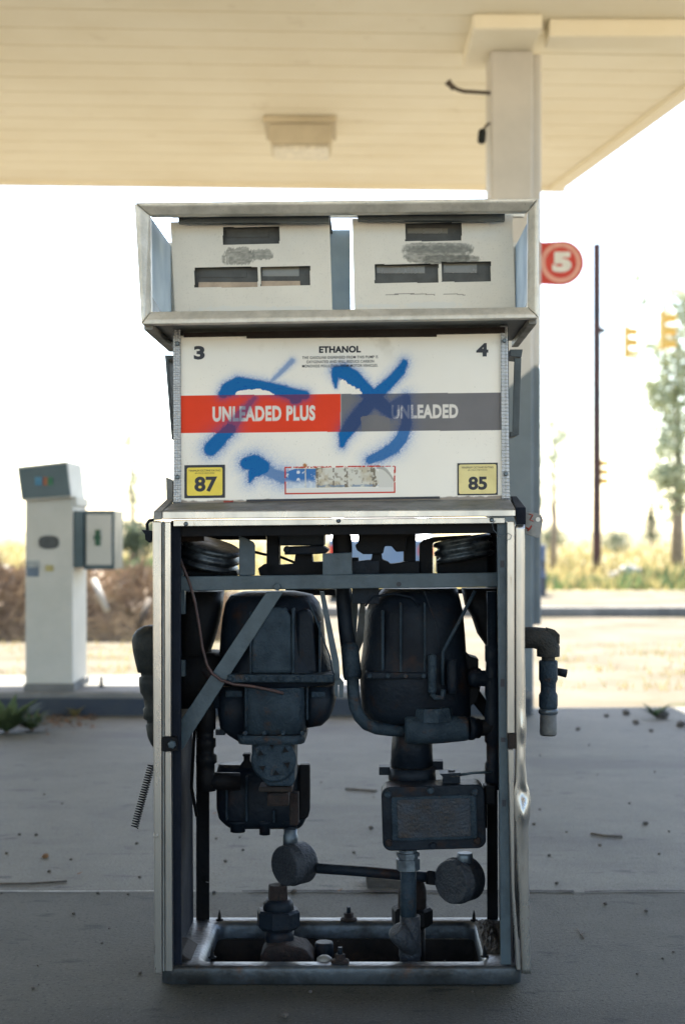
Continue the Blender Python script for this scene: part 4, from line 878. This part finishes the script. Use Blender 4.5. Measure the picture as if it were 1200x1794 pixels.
# pulleys (belt wheels)
def pulley(c, ax, r_):
    ax = Vector(ax).normalized(); a = c - ax * .03; b = c + ax * .03
    P(MB().lathe(a, b, [(0, r_ * .2), (.05, r_ * .9), (.12, r_ * .98), (.2, r_), (.28, r_ * .88), (.34, r_ * .88), (.42, r_), (.58, r_), (.66, r_ * .88), (.74, r_ * .88), (.8, r_ * .99), (.92, r_ * .98), (.97, r_ * .9), (1, r_ * .2)], 40), 'pulley', M['pul'])
M['pul'] = mat('worn_pulley_metal', (.13, .15, .16), .4, .5, (.02, .024, .03), 16, thr=(.35, .55), bump=.15)
pulley(W(368, 972, .24), (.26, -.2, 1), S(54, .24)); pulley(W(812, 962, .27), (-.17, .06, 1), S(52, .27))
P(MB().pb(765, 972, 856, 1005, .27, .33), 'motor_mount', 'black', .005)
P(MB().pb(316, 1000, 416, 1010, .2, .34).pb(320, 985, 400, 1002, .24, .34), 'motor_mount', 'black', .006)
P(MB().tube([W(438, 965, .25), W(462, 971, .25), W(490, 975, .25), W(515, 985, .25), W(522, 996, .25)], S(2.6)), 'link_rod', 'black')
P(MB().tube([W(865, 895, -.01), W(856, 925, -.01), W(864, 935, 0), W(884, 937, -.005), W(897, 932, -.006), W(894, 942, -.005), W(884, 948, -.005)], S(.55), 6), 'loose_wire', 'dullalu') if False else None
wp = [(868, 912), (862, 917), (864, 928), (872, 937), (880, 940), (890, 934), (896, 938), (894, 944), (884, 948)]
P(MB().tube([W(x, y, -.004) for x, y in wp], S(.6), 6), 'loose_wire', 'galv')
# --- left motor mass
P(MB().loft([(1035, 318, 392, .28, .07), (1065, 318, 389, .28, .08), (1090, 318, 384, .28, .08), (1110, 318, 379, .28, .08), (1125, 318, 374, .28, .08), (1145, 318, 367, .28, .07), (1200, 318, 366, .28, .06)], .6), 'motor', 'black')
P(MB().loft([(1141, 316, 384, .28, .06), (1150, 314, 392, .28, .09), (1200, 314, 390, .28, .09), (1235, 316, 380, .28, .08)], .5), 'motor_bracket', 'black')
P(MB().lathe(W(362, 1230, .2), W(362, 1385, .2), [(0, S(16)), (.15, S(17)), (.3, S(17)), (.32, S(13)), (.4, S(13)), (.41, S(17)), (.5, S(17)), (.52, S(14)), (.58, S(14)), (.6, S(19)), (.68, S(19)), (.7, S(15)), (.8, S(15)), (.82, S(17)), (1, S(17))], 18), 'suction_pipe', 'black')
P(MB().tube([W(335, 1170, .22), W(362, 1176, .2), W(376, 1195, .2), W(380, 1240, .2)], S(10)), 'bypass_pipe', 'dark')
P(MB().tube([W(362, 1368, .2), W(420, 1369, .22)], S(16)), 'suction_elbow', 'black')
# --- left air separator / meter
P(MB().loft([(1036, 425, 520, .27, .06), (1042, 404, 548, .27, .09), (1056, 396, 560, .27, .11), (1080, 391, 567, .27, .12), (1110, 388, 569, .27, .125), (1140, 386, 572, .27, .13), (1160, 384, 582, .27, .135), (1176, 382, 588, .27, .14), (1194, 382, 590, .27, .14)], .8, 40), 'bell_housing', 'dark')
P(MB().pp([(440, 1180), (512, 1180), (510, 1080), (500, 1064), (452, 1064), (442, 1080)], .12, .2), 'bell_rib', 'cast', .008)
P(MB().pp([(518, 1180), (555, 1180), (548, 1080), (540, 1066), (520, 1072)], .15, .22), 'bell_rib', 'dark', .008)
P(MB().pp([(398, 1196), (585, 1196), (585, 1182), (398, 1182)], .105, .25), 'flange', 'cast', .004)
P(MB().loft([(1197, 382, 446, .27, .09), (1240, 384, 446, .27, .10), (1270, 388, 446, .27, .09), (1284, 402, 446, .27, .07), (1294, 418, 446, .27, .06), (1297, 430, 446, .27, .05)], .6).pb(378, 1278, 394, 1288, .2, .24), 'left_chamber', 'dark')
P(MB().loft([(1197, 534, 590, .27, .09), (1222, 534, 590, .27, .10), (1240, 534, 585, .27, .10), (1255, 534, 578, .27, .09), (1266, 534, 567, .27, .07), (1270, 534, 550, .27, .05)], .6), 'right_chamber', 'dark')
P(MB().loft([(1197, 432, 537, .23, .12), (1275, 432, 537, .23, .12)], .35, 36), 'meter_body', 'cast')
P(MB().loft([(1277, 421, 538, .23, .125), (1292, 423, 537, .23, .125)], .3, 36).pb(521, 1292, 534, 1299, .13, .15), 'meter_flange', 'cast')
P(MB().pp([(441, 1291), (517, 1291), (517, 1368), (512, 1378), (470, 1378), (446, 1352), (441, 1340)], .13, .26), 'meter_neck', 'cast', .006)
cc = W(480, 1330, .129); ca = P(MB().lathe(cc, cc + Vector((0, -.012, 0)), [(0, S(40)), (.6, S(40)), (.8, S(38)), (1, S(36))], 40), 'round_cover', 'cast')
for i in range(6):
    a_ = R(60 * i + 22); r0 = 17; px, py = 480 + 25 * math.cos(a_), 1330 + 25 * math.sin(a_)
    tri = [(px + 7.5 * math.cos(a_ + t_), py + 7.5 * math.sin(a_ + t_)) for t_ in (R(180), R(60), R(-60))]
    P(MB().pp(tri, .1155, .1165), 'recess', 'black', parent=ca)
    tr2 = [W(x, y, .1155) for x, y in tri]; P(MB().tube(tr2 + [tr2[0]], S(.8), 6), 'recess_rim', 'cast', parent=ca)
P(MB().pp([(453, 1379), (512, 1379), (512, 1388), (453, 1388)], .14, .22), 'meter_foot', 'brown', .003)
P(MB().pb(468, 1390, 506, 1413, .15, .21), 'rusty_plug', 'rust', .004)
P(MB().loft([(1337, 384, 540, .34, .03), (1350, 381, 541, .34, .06), (1412, 381, 541, .34, .06), (1430, 385, 538, .34, .06), (1442, 396, 532, .34, .05), (1447, 402, 528, .34, .04)], .45, 36), 'gear_pump', 'dark')
P(MB().pp([(524, 1340), (543, 1340), (543, 1420), (540, 1432), (533, 1436), (524, 1436)], .27, .30), 'side_cover', 'black', .004)
P(MB().pp([(418, 1452), (418, 1346), (424, 1336), (427, 1333), (427, 1325), (438, 1325), (438, 1333), (444, 1340), (444, 1452)], .30, .33).pb(425, 1321, 439, 1326, .3, .33), 'relief_valve', 'black', .003)
for px, w_, y1_ in ((417, 14, 1457), (464, 10, 1462), (509, 13, 1453)):
    P(MB().lathe(W(px, 1436, .30), W(px, y1_, .30), [(0, S(w_ + 8)), (.3, S(w_ + 6)), (.45, S(w_)), (1, S(w_))], 12), 'drain_plug', 'dark')
P(MB().pb(507, 1390, 523, 1446, .2, .24), 'rusty_rib', 'rust', .003)
for (fy, xa, xb, dd_, nn_) in ((1189, 404, 580, .104, 7), (1284, 430, 530, .104, 4), (1184, 648, 742, .124, 4)):
    for i in range(nn_):
        px = xa + (xb - xa) * i / (nn_ - 1); bolt(px, fy, dd_, 4.5, .007, 'cast', name='flange_bolt')
for x0_r, x1_r, yt, yb, dd_ in ((437, 441, 1072, 1180, .125), (511, 516, 1066, 1180, .125), (558, 562, 1090, 1180, .16), (536, 540, 1204, 1262, .16), (429, 433, 1204, 1274, .125), (668, 673, 1070, 1176, .15), (700, 704, 1056, 1178, .14), (742, 746, 1056, 1178, .14), (395, 399, 1360, 1438, .27), (430, 434, 1360, 1440, .27), (478, 482, 1420, 1442, .27)):
    P(MB().pb(x0_r, yt, x1_r, yb, dd_ - .006, dd_ + .07), 'casting_rib', 'cast', .003)
P(MB().tube([W(x, y, .12) for x, y in ((540, 1052), (552, 1080), (566, 1120), (578, 1150), (583, 1180))], S(1.6), 6), 'thin_tube', 'cast')
P(MB().tube([W(x, y, .24) for x, y in ((330, 1190), (345, 1230), (340, 1300), (336, 1380), (345, 1430))], S(3), 8), 'wiring_loom', 'black')
P(MB().tube([W(x, y, .15) for x, y in ((640, 1062), (652, 1046), (690, 1040), (720, 1046), (735, 1060))], S(2), 8), 'wiring_loom', 'dark')
P(MB().pb(395, 1210, 425, 1222, .17, .19), 'cast_boss', 'cast', .003); P(MB().pb(545, 1212, 570, 1222, .17, .19), 'cast_boss', 'cast', .003)
# --- left union standing in the base + round conduit box
P(MB().lathe(W(509, 1452, .25), W(509, 1482, .25), [(0, S(12)), (.3, S(12)), (.35, S(13.5)), (1, S(13.5))], 16), 'nipple', 'galv')
def drum(cx_, cy_, r_, y, yaw, ln, nm_):
    c = W(cx_, cy_, y); ax = Vector((math.sin(R(yaw)), -math.cos(R(yaw)), 0)); a = c + ax * ln / 2; b = c - ax * ln / 2
    return P(MB().lathe(a, b, [(0, S(r_ * .88)), (.04, S(r_ * .95)), (.28, S(r_ * .97)), (.3, S(r_ * 1.02)), (.36, S(r_ * 1.02)), (.4, S(r_)), (.85, S(r_)), (.96, S(r_ * .9)), (1, S(r_ * .7))], 36), nm_, 'castg')
M['castg'] = mat('pitted_conduit_casting', (.03, .035, .043), .6, .2, (.018, .021, .027), 22, bump=.6, bscale=150)
drum(517, 1513, 38, .24, -44, .078, 'conduit_box'); drum(806, 1541, 40, .16, -42, .078, 'conduit_box')
P(MB().tube([W(556, 1521, .22), W(640, 1527, .2), W(765, 1538, .19)], S(9.5), 14), 'conduit', 'dark')
P(MB().lathe(W(747, 1537, .18), W(772, 1540, .18), [(0, S(12)), (.1, S(14)), (.9, S(14)), (1, S(12))], 6, 0, False), 'conduit_nut', 'black')
P(MB().lathe(W(814, 1494, .15), W(814, 1520, .15), [(0, S(13)), (.2, S(14)), (1, S(14))], 16), 'nipple', 'galv')
P(MB().lathe(W(487, 1550, .22), W(487, 1576, .22), [(0, S(17)), (.1, S(18)), (1, S(19))], 6, .3, False), 'rusty_cap', 'rust')
P(MB().lathe(W(488, 1574, .22), W(488, 1598, .22), [(0, S(22)), (.3, S(27)), (1, S(29))], 20), 'union_neck', 'dark')
P(MB().lathe(W(488, 1592, .22), W(488, 1627, .22), [(0, S(36)), (.12, S(40)), (.8, S(40)), (1, S(32))], 8, .2, False), 'union_nut', 'dark')
P(MB().lathe(W(490, 1626, .22), W(490, 1740, .22), [(0, S(26)), (.2, S(26)), (.22, S(22)), (1, S(22))], 16), 'supply_pipe', 'dark')
P(MB().pp([(455, 1700), (456, 1676), (466, 1660), (500, 1655), (535, 1664), (548, 1680), (550, 1700)], .16, .26), 'rusty_flange', 'rust', .006)
for x_ in (568,): P(MB().lathe(W(x_, 1650, .24), W(x_, 1720, .24), [(0, S(15)), (.05, S(17)), (.35, S(17)), (.4, S(14)), (1, S(14))], 18), 'capped_stub', 'dark')
# --- centre pipes and straps
P(MB().tube([W(600, 985, .24), W(601, 1040, .24), W(606, 1100, .24), W(613, 1150, .22)], [S(14), S(14), S(14), S(14.5)], 16), 'vent_pipe', 'dark')
P(MB().lathe(W(612, 1128, .22), W(618, 1190, .20), [(0, S(13)), (.1, S(16)), (.9, S(17)), (1, S(15))], 18), 'coupling', 'cast')
bend = [(618, 1186), (619, 1215), (622, 1238), (630, 1256), (642, 1269), (660, 1276), (685, 1279), (718, 1280)]
P(MB().tube([W(x, y, .19) for x, y in bend], S(11.3), 16), 'bent_pipe', 'cast')
P(MB().pp([(560, 1036), (568, 1036), (594, 1160), (596, 1195), (588, 1195)], .17, .176), 'tie_strap', 'blue', .0005)
P(MB().pp([(586, 1193), (596, 1188), (602, 1196), (601, 1222), (594, 1222), (594, 1200), (592, 1200), (592, 1222), (587, 1218)], .165, .18), 'strap_clevis', 'blue', .001)
P(MB().pp([(610, 1040), (628, 1040), (623, 1140), (614, 1136)], .35, .355), 'rear_strap', 'sidepanel'); P(MB().pp([(631, 1056), (640, 1056), (638, 1120), (625, 1152), (622, 1130)], .33, .335), 'rear_strap', 'dullalu')
P(MB().pb(617, 1034, 664, 1057, .29, .33), 'rear_clip', 'black'); P(MB().pb(500, 1032, 616, 1043, .36, .37).pb(664, 1032, 676, 1045, .36, .37).pb(688, 1032, 850, 1040, .36, .37), 'rear_cross_bar', 'black')
# --- right separator
P(MB().loft([(1030, 672, 800, .27, .06), (1040, 662, 803, .27, .09), (1052, 648, 806, .27, .11), (1075, 640, 811, .27, .12), (1110, 637, 814, .27, .125), (1140, 635, 816, .27, .13), (1165, 631, 820, .27, .135), (1190, 630, 824, .27, .135), (1240, 634, 824, .27, .13), (1254, 642, 824, .27, .12), (1262, 660, 822, .27, .10)], .8, 40), 'bell_housing', 'dark')
P(MB().pb(640, 1178, 750, 1190, .125, .2), 'flange', 'dark', .004)
P(MB().loft([(1255, 690, 756, .27, .07), (1300, 686, 757, .27, .075), (1338, 684, 758, .27, .08)], .8), 'meter_neck', 'dark')
P(MB().loft([(1340, 682, 762, .27, .09), (1362, 680, 763, .27, .09), (1364, 686, 757, .27, .07), (1380, 686, 757, .27, .07)], .6).pb(664, 1344, 684, 1358, .24, .28).pb(758, 1334, 776, 1349, .24, .28), 'meter_flange', 'dark')
# valve body
P(MB().lathe(W(709, 1279, .15), W(820, 1276, .15), [(0, S(22)), (.04, S(25)), (.3, S(26)), (.6, S(25)), (.95, S(22)), (1, S(20))], 28), 'valve_body', 'cast')
P(MB().lathe(W(760, 1262, .15), W(759, 1239, .15), [(0, S(35)), (.3, S(34)), (.8, S(33)), (1, S(31))], 8, .2, False), 'valve_cap', 'cast')
P(MB().lathe(W(818, 1276, .16), W(838, 1276, .17), [(0, S(19)), (.2, S(21)), (.5, S(21)), (.55, S(18)), (1, S(18))], 16), 'valve_collar', 'dark')
P(MB().tube([W(834, 1275, .17), W(858, 1275, .17), W(864, 1270, .17)], S(15), 14), 'valve_outlet', 'black')
# right riser pipe
P(MB().lathe(W(861, 1036, .17), W(864, 1382, .17), [(0, S(9)), (.27, S(9)), (.275, S(13)), (.35, S(13)), (.36, S(11)), (.40, S(12)), (.52, S(14)), (.55, S(11)), (.62, S(15)), (.76, S(15)), (.77, S(12)), (.86, S(12)), (.87, S(15)), (1, S(15))], 16), 'riser_pipe', 'dark')
P(MB().lathe(W(826, 1187, .2), W(866, 1190, .17), [(0, S(18)), (.3, S(18)), (.32, S(14)), (1, S(15))], 16), 'riser_branch', 'dark')
P(MB().pp([(815, 1140), (823, 1150), (838, 1154), (838, 1174), (845, 1186), (836, 1230), (825, 1236), (824, 1262), (790, 1262), (790, 1140)], .22, .30).pp([(836, 1204), (852, 1228), (852, 1262), (825, 1228)], .3, .33), 'side_chamber', 'black', .003)
P(MB().loft([(1030, 808, 880, .32, .05), (1060, 814, 880, .32, .06), (1080, 826, 880, .32, .06), (1110, 836, 880, .32, .06), (1130, 850, 880, .32, .05), (1145, 852, 880, .32, .04)], .6), 'motor', 'black')
P(MB().tube([W(832, 1035, .13), W(806, 1085, .13), W(782, 1130, .13), W(776, 1142, .13), W(775, 1160, .13), W(775, 1200, .13)], S(3.2), 8), 'copper_line', 'blue' if False else 'cast')
P(MB().lathe(W(757, 1146, .12), W(757, 1215, .12), [(0, S(4)), (.04, S(7.5)), (.95, S(7.5)), (1, S(5))], 14).tube([W(757, 1215, .12), W(762, 1222, .12), W(775, 1222, .12), W(776, 1208, .12)], S(5), 10), 'solenoid_tube', 'cast')
P(MB().tube([W(744, 1036, .13), W(752, 1060, .13), W(764, 1092, .13), W(769, 1130, .13), W(770, 1150, .13)], S(1.5), 6), 'thin_cable', 'dark')
P(MB().lathe(W(792, 1155, .13), W(792, 1215, .13), [(0, S(8)), (.2, S(10)), (.8, S(10)), (1, S(7))], 12), 'solenoid', 'dark')
# --- red brown cable
wpts = [(314, 975), (320, 990), (332, 1020), (342, 1055), (350, 1100), (355, 1135), (363, 1165), (372, 1180), (388, 1192), (410, 1199), (440, 1202), (470, 1208), (497, 1215)]
P(MB().tube([W(x, y, .10) for x, y in wpts], S(2.6), 8), 'cable', 'wire')
# --- junction box
jb = P(MB(), 'x', 'dark') if False else None
def rrect(x0, y0, x1, y1, r_, sh=(-.05, .03)):
    pts = []
    for cx_, cy_, a0 in ((x1 - r_, y1 - r_, 0), (x0 + r_, y1 - r_, 90), (x0 + r_, y0 + r_, 180), (x1 - r_, y0 + r_, 270)):
        for i in range(6): t_ = R(a0 + 18 * i); px, py = cx_ + r_ * math.cos(t_), cy_ + r_ * math.sin(t_); pts.append((px + (py - 1430) * sh[1], py + (px - 760) * sh[0]))
    return pts
jb = P(MB().pp(rrect(669, 1377, 850, 1489, 15, (-.03, .03)), .10, .19), 'junction_box', 'dark', .004, seg=3)
P(MB().pp(rrect(686, 1395, 835, 1472, 5, (-.03, .03)), .092, .0995), 'cover_panel', 'cast', .003, parent=jb)
P(MB().pp(rrect(696, 1400, 824, 1467, 3, (-.03, .03)), .0885, .0915), 'raised_plate', 'embossed', .002, parent=jb) if 'embossed' in M else None
M['embossed'] = mat('embossed_casting', (.02, .028, .04), .6, .1, (.026, .02, .016), 30, bump=.5, bscale=150)
P(MB().pp(rrect(696, 1400, 824, 1467, 3, (-.03, .03)), .0885, .0915), 'raised_plate', 'embossed', .002, parent=jb)
rr = random.Random(3); em = MB()      # worn, unreadable cast text: rows of short ridges
for y0, xa, xb in ((1409, 728, 778), (1419, 732, 775), (1428, 726, 792), (1438, 718, 800), (1447, 722, 798), (1456, 728, 790)):
    x = xa
    while x < xb:
        w_ = rr.uniform(2, 4.5); yy = y0 - (x - 760) * .03
        em.pb(x, yy - rr.uniform(2.2, 3.4), x + w_ * .45, yy + rr.uniform(1.5, 3), .0872, .0886); em.pb(x, yy + rr.choice((-2.5, 0, 2)), x + w_, yy + rr.choice((-1.6, 1, 2.6)) + 1, .0874, .0886); x += w_ + 1.4
P(em, 'worn_lettering', 'castg', parent=jb)
for px, py, mm in ((679, 1392, 'cast'), (754, 1385, 'cast'), (832, 1388, 'cast'), (681, 1477, 'rust'), (758, 1482, 'dark'), (836, 1473, 'rust')):
    c = W(px, py, .099); P(MB().lathe(c, c + Vector((0, -.006, 0)), [(0, S(6.5)), (.7, S(6)), (1, S(4))], 14), 'bolt', mm, parent=jb)
P(MB().pb(850, 1376, 868, 1410, .12, .16).pb(848, 1376, 853, 1452, .13, .17), 'box_hub', 'black', .003, parent=jb)
P(MB().pb(776, 1361, 806, 1380, .13, .17).pp([(770, 1356), (806, 1354), (808, 1359), (776, 1362)], .12, .18).lathe(W(791, 1356, .15), W(791, 1349, .15), [(0, S(7)), (1, S(6))], 6), 'lever_stub', 'dark')
P(MB().tube([W(804, 1358, .14), W(830, 1354, .14), W(862, 1353, .15)], S(2.4), 8), 'lever_rod', 'blue')
# pipe under junction box
P(MB().lathe(W(714, 1488, .13), W(715, 1525, .13), [(0, S(17)), (.12, S(17)), (.14, S(21)), (.3, S(21)), (.32, S(18)), (.42, S(18)), (.44, S(21)), (.95, S(21)), (1, S(17))], 8, .2, False), 'lock_nut', 'galv')
P(MB().lathe(W(715, 1523, .13), W(715, 1608, .13), [(0, S(14)), (1, S(14.5))], 20), 'riser_conduit', 'cast')
P(MB().lathe(W(718, 1604, .13), W(718, 1692, .13), [(0, S(18)), (.25, S(18.5)), (.3, S(19)), (.8, S(20)), (.85, S(18)), (1, S(18))], 20), 'seal_fitting', 'castg')
P(MB().lathe(W(722, 1662, .125), W(693, 1628, .10), [(0, S(18)), (.5, S(18)), (.75, S(19)), (.95, S(17)), (1, S(12))], 18), 'seal_plug', 'castg')
P(MB().lathe(W(722, 1528, .26), W(722, 1592, .26), [(0, S(16)), (.3, S(22)), (.5, S(26)), (1, S(26))], 16), 'union_neck', 'rust')
P(MB().lathe(W(722, 1588, .26), W(722, 1622, .26), [(0, S(33)), (.12, S(38)), (.8, S(38)), (1, S(30))], 8, .2, False), 'union_nut', 'black')
P(MB().lathe(W(722, 1620, .26), W(722, 1740, .26), [(0, S(24)), (1, S(22))], 16), 'supply_pipe', 'black')
# --- base tray
TZ = .046; y0_, y1_ = .012, .452
fx0, fx1 = W(281, 1700, y0_).x, W(914, 1700, y0_).x
ox0, ox1, oy0, oy1 = W(357, 1690, .06).x, W(846, 1690, .06).x, .062, .395
def ringz(x0, x1, ya, yb, z, r_, n=5):
    pts = []
    for cx_, cy_, a0 in ((x1 - r_, yb - r_, 0), (x0 + r_, yb - r_, 90), (x0 + r_, ya + r_, 180), (x1 - r_, ya + r_, 270)):
        for i in range(n): t_ = R(a0 + 90 * i / (n - 1)); pts.append(Vector((cx_ + r_ * math.cos(t_), cy_ + r_ * math.sin(t_), z)))
    return pts
tr_ = MB(); rg = [ringz(fx0 + .008, fx1 - .008, y0_ + .008, y1_ - .008, .002, .022), ringz(fx0, fx1, y0_, y1_, .006, .025), ringz(fx0, fx1, y0_, y1_, TZ - .008, .025), ringz(fx0 + .002, fx1 - .002, y0_ + .002, y1_ - .002, TZ - .002, .022), ringz(fx0 + .012, fx1 - .012, y0_ + .012, y1_ - .012, TZ, .016),
                  ringz(ox0 - .016, ox1 + .016, oy0 - .012, oy1 + .012, TZ + .001, .03), ringz(ox0 - .006, ox1 + .006, oy0 - .004, oy1 + .004, TZ - .003, .03), ringz(ox0, ox1, oy0, oy1, TZ - .014, .03), ringz(ox0, ox1, oy0, oy1, .004, .03)]
tr_.ring(rg, False, True); P(tr_, 'base_tray', 'galvd') if 'galvd' in M else None
M['galvd'] = mat('dirty_galvanised_tray', (.075, .088, .10), .42, .45, (.028, .029, .029), 7, thr=(.42, .62), bump=.25, bscale=60, c3=(.07, .035, .02), s3=11, t3=(.60, .74))
tray = P(tr_, 'base_tray', 'galvd')
for px, py, dd_ in ((611, 1620, .41), (596, 1700, .045)):
    c = W(px, py, dd_); c.z = TZ + .0015
    P(MB().lathe(c, c + Vector((0, 0, .008)), [(0, .022), (.6, .022), (1, .016)], 20), 'washer', 'rust', parent=tray)
    P(MB().lathe(c + Vector((0, 0, .008)), c + Vector((0, 0, .020)), [(0, .0125), (1, .0125)], 6, 0, False), 'nut', 'rust', parent=tray)
    P(MB().lathe(c + Vector((0, 0, .019)), c + Vector((0, 0, .036)), [(0, .006), (1, .0055)], 12), 'anchor_bolt', 'dark', parent=tray)
for px, dd_ in ((385, .415), (830, .41), (372, .08), (848, .09)):
    c = W(px, 1618, dd_); c.z = TZ + .001
    P(MB().lathe(c, c + Vector((0, 0, .028)), [(0, .010), (.08, .010), (.12, .005), (.5, .004), (1, .0006)], 12), 'screw_point', 'black', parent=tray)
c = W(568, 1692, .05); c.z = TZ; P(MB().lathe(c + Vector((0, .02, -.004)), c + Vector((0, .02, .011)), [(0, .02), (.5, .018), (.85, .011), (1, .003)], 18), 'paint_blob', 'dullalu', parent=tray)
P(MB().pp([(300, 1700), (356, 1700), (340, 1686), (318, 1672), (300, 1668)], .06, .2), 'corner_foot', 'brown', .004, parent=tray)
cr_ = MB(); nX, nY = 14, 26; x0_, x1_ = ox1 + .004, W(896, 1650, .1).x
for i in range(nX + 1):
    for j in range(nY + 1):
        u, v = i / nX, j / nY; cr_.v.append((x0_ + (x1_ - x0_) * u, .11 + .30 * v, TZ + .001 + .020 * math.sin(math.pi * min(1, u * 1.4 + .02)) ** .5 * math.sin(math.pi * v) ** .4 * (.5 + rng.random() * .6)))
for i in range(nX):
    for j in range(nY): a = i * (nY + 1) + j; cr_.f.append([a, a + nY + 1, a + nY + 2, a + 1]); cr_.s.append(False)
P(cr_, 'dirt_crust', 'dust', parent=tray)
# --- side fittings
bt = [(1095, 14), (1097, 24), (1103, 34), (1112, 41), (1122, 43), (1140, 41), (1160, 37), (1177, 33), (1178, 28), (1184, 27), (1186, 31), (1196, 31), (1212, 29), (1220, 24), (1238, 21), (1242, 24), (1258, 24), (1262, 18), (1268, 18), (1270, 20), (1290, 17), (1300, 13), (1307, 9)]
c0, c1 = W(274, 1095, .2), W(276, 1307, .2)
P(MB().lathe(c0, c1, [((y - 1095) / 212, S(r_, .2)) for y, r_ in bt], 24), 'rubber_boot', 'rubber')
hp = []; n = 26 * 14; ta, tb_ = W(266, 1340, .12), W(236, 1450, .10); ax = (tb_ - ta); t_ax = ax.normalized(); u1 = t_ax.cross(Vector((0, 1, 0))).normalized(); u2 = t_ax.cross(u1)
for i in range(n + 1):
    a_ = i / 14 * 2 * math.pi; hp.append(ta + ax * (i / n) + (u1 * math.cos(a_) + u2 * math.sin(a_)) * S(6.2))
P(MB().tube(hp, S(1.05), 6), 'coil_spring', 'black')
P(MB().tube([W(270, 911, .12), W(262, 912, .12), W(258, 918, .12), W(259, 930, .12)], S(3), 10).pp([(248, 928), (268, 930), (267, 946), (262, 951), (255, 946), (254, 936)], .10, .13), 'chain_hook', 'dark', .002)
el = [(915, 1117), (935, 1117), (948, 1119), (957, 1126), (960, 1136), (960, 1150)]
P(MB().tube([W(x, y, .14) for x, y in el], [S(19), S(19), S(20.5), S(21), S(20.5), S(20)], 24).pp([(958, 1100), (972, 1104), (980, 1112), (980, 1128), (966, 1128)], .125, .155), 'hose_elbow', 'elbow', .004)
P(MB().lathe(W(960, 1149, .14), W(960, 1160, .14), [(0, S(12)), (1, S(12))], 18), 'nipple', 'elbow')
sw = [(1157, 15), (1159, 16.5), (1190, 16.5), (1197, 13.5), (1212, 13.5), (1218, 16.5), (1236, 16.5), (1241, 15)]
P(MB().lathe(W(960, 1157, .14), W(960, 1241, .14), [((y - 1157) / 84, S(r_, .14)) for y, r_ in sw], 24), 'breakaway_coupling', 'cast')
P(MB().lathe(W(960, 1241, .14), W(960, 1251, .14), [(0, S(15)), (.2, S(17.5)), (.8, S(17.5)), (1, S(15))], 24), 'clamp_ring', 'galv')
P(MB().lathe(W(960, 1251, .14), W(960, 1287, .14), [(0, S(15)), (.95, S(15)), (1, S(14))], 24), 'cut_hose', 'rubg')
P(MB().lathe(W(960, 1286.5, .14), W(960, 1288.5, .14), [(0, S(13.5)), (1, S(13))], 18), 'hose_core', 'black')
P(MB().lathe(W(972, 1176, .30), W(992, 1180, .30), [(0, S(7)), (1, S(8))], 14), 'pipe_stub', 'dark')
tg = P(MB().pp([(919, 897), (940, 899), (948, 903), (951, 911), (946, 938), (941, 943), (919, 935)], .05, .053), 'lock_tab', 'dullalu', .001)
c = W(942, 910, .0495); P(MB().lathe(c, c + Vector((0, -.0008, 0)), [(0, S(4)), (1, S(4))], 16), 'hole', 'cwhite', parent=tg)
M['redm'] = mat('red_marker', (.4, .05, .03), bump=0)
P(MB().tube([W(x, y, .049) for x, y in ((927, 901), (933, 902), (928, 911), (934, 913))], S(1.2), 6).tube([W(x, y, .049) for x, y in ((921, 924), (927, 928), (931, 921), (924, 930))], S(1.4), 6), 'red_scrawl', 'redm', parent=tg)
for o in list(bpy.data.objects):
    if o.name.startswith('x') and o.type == 'MESH': bpy.data.objects.remove(o)
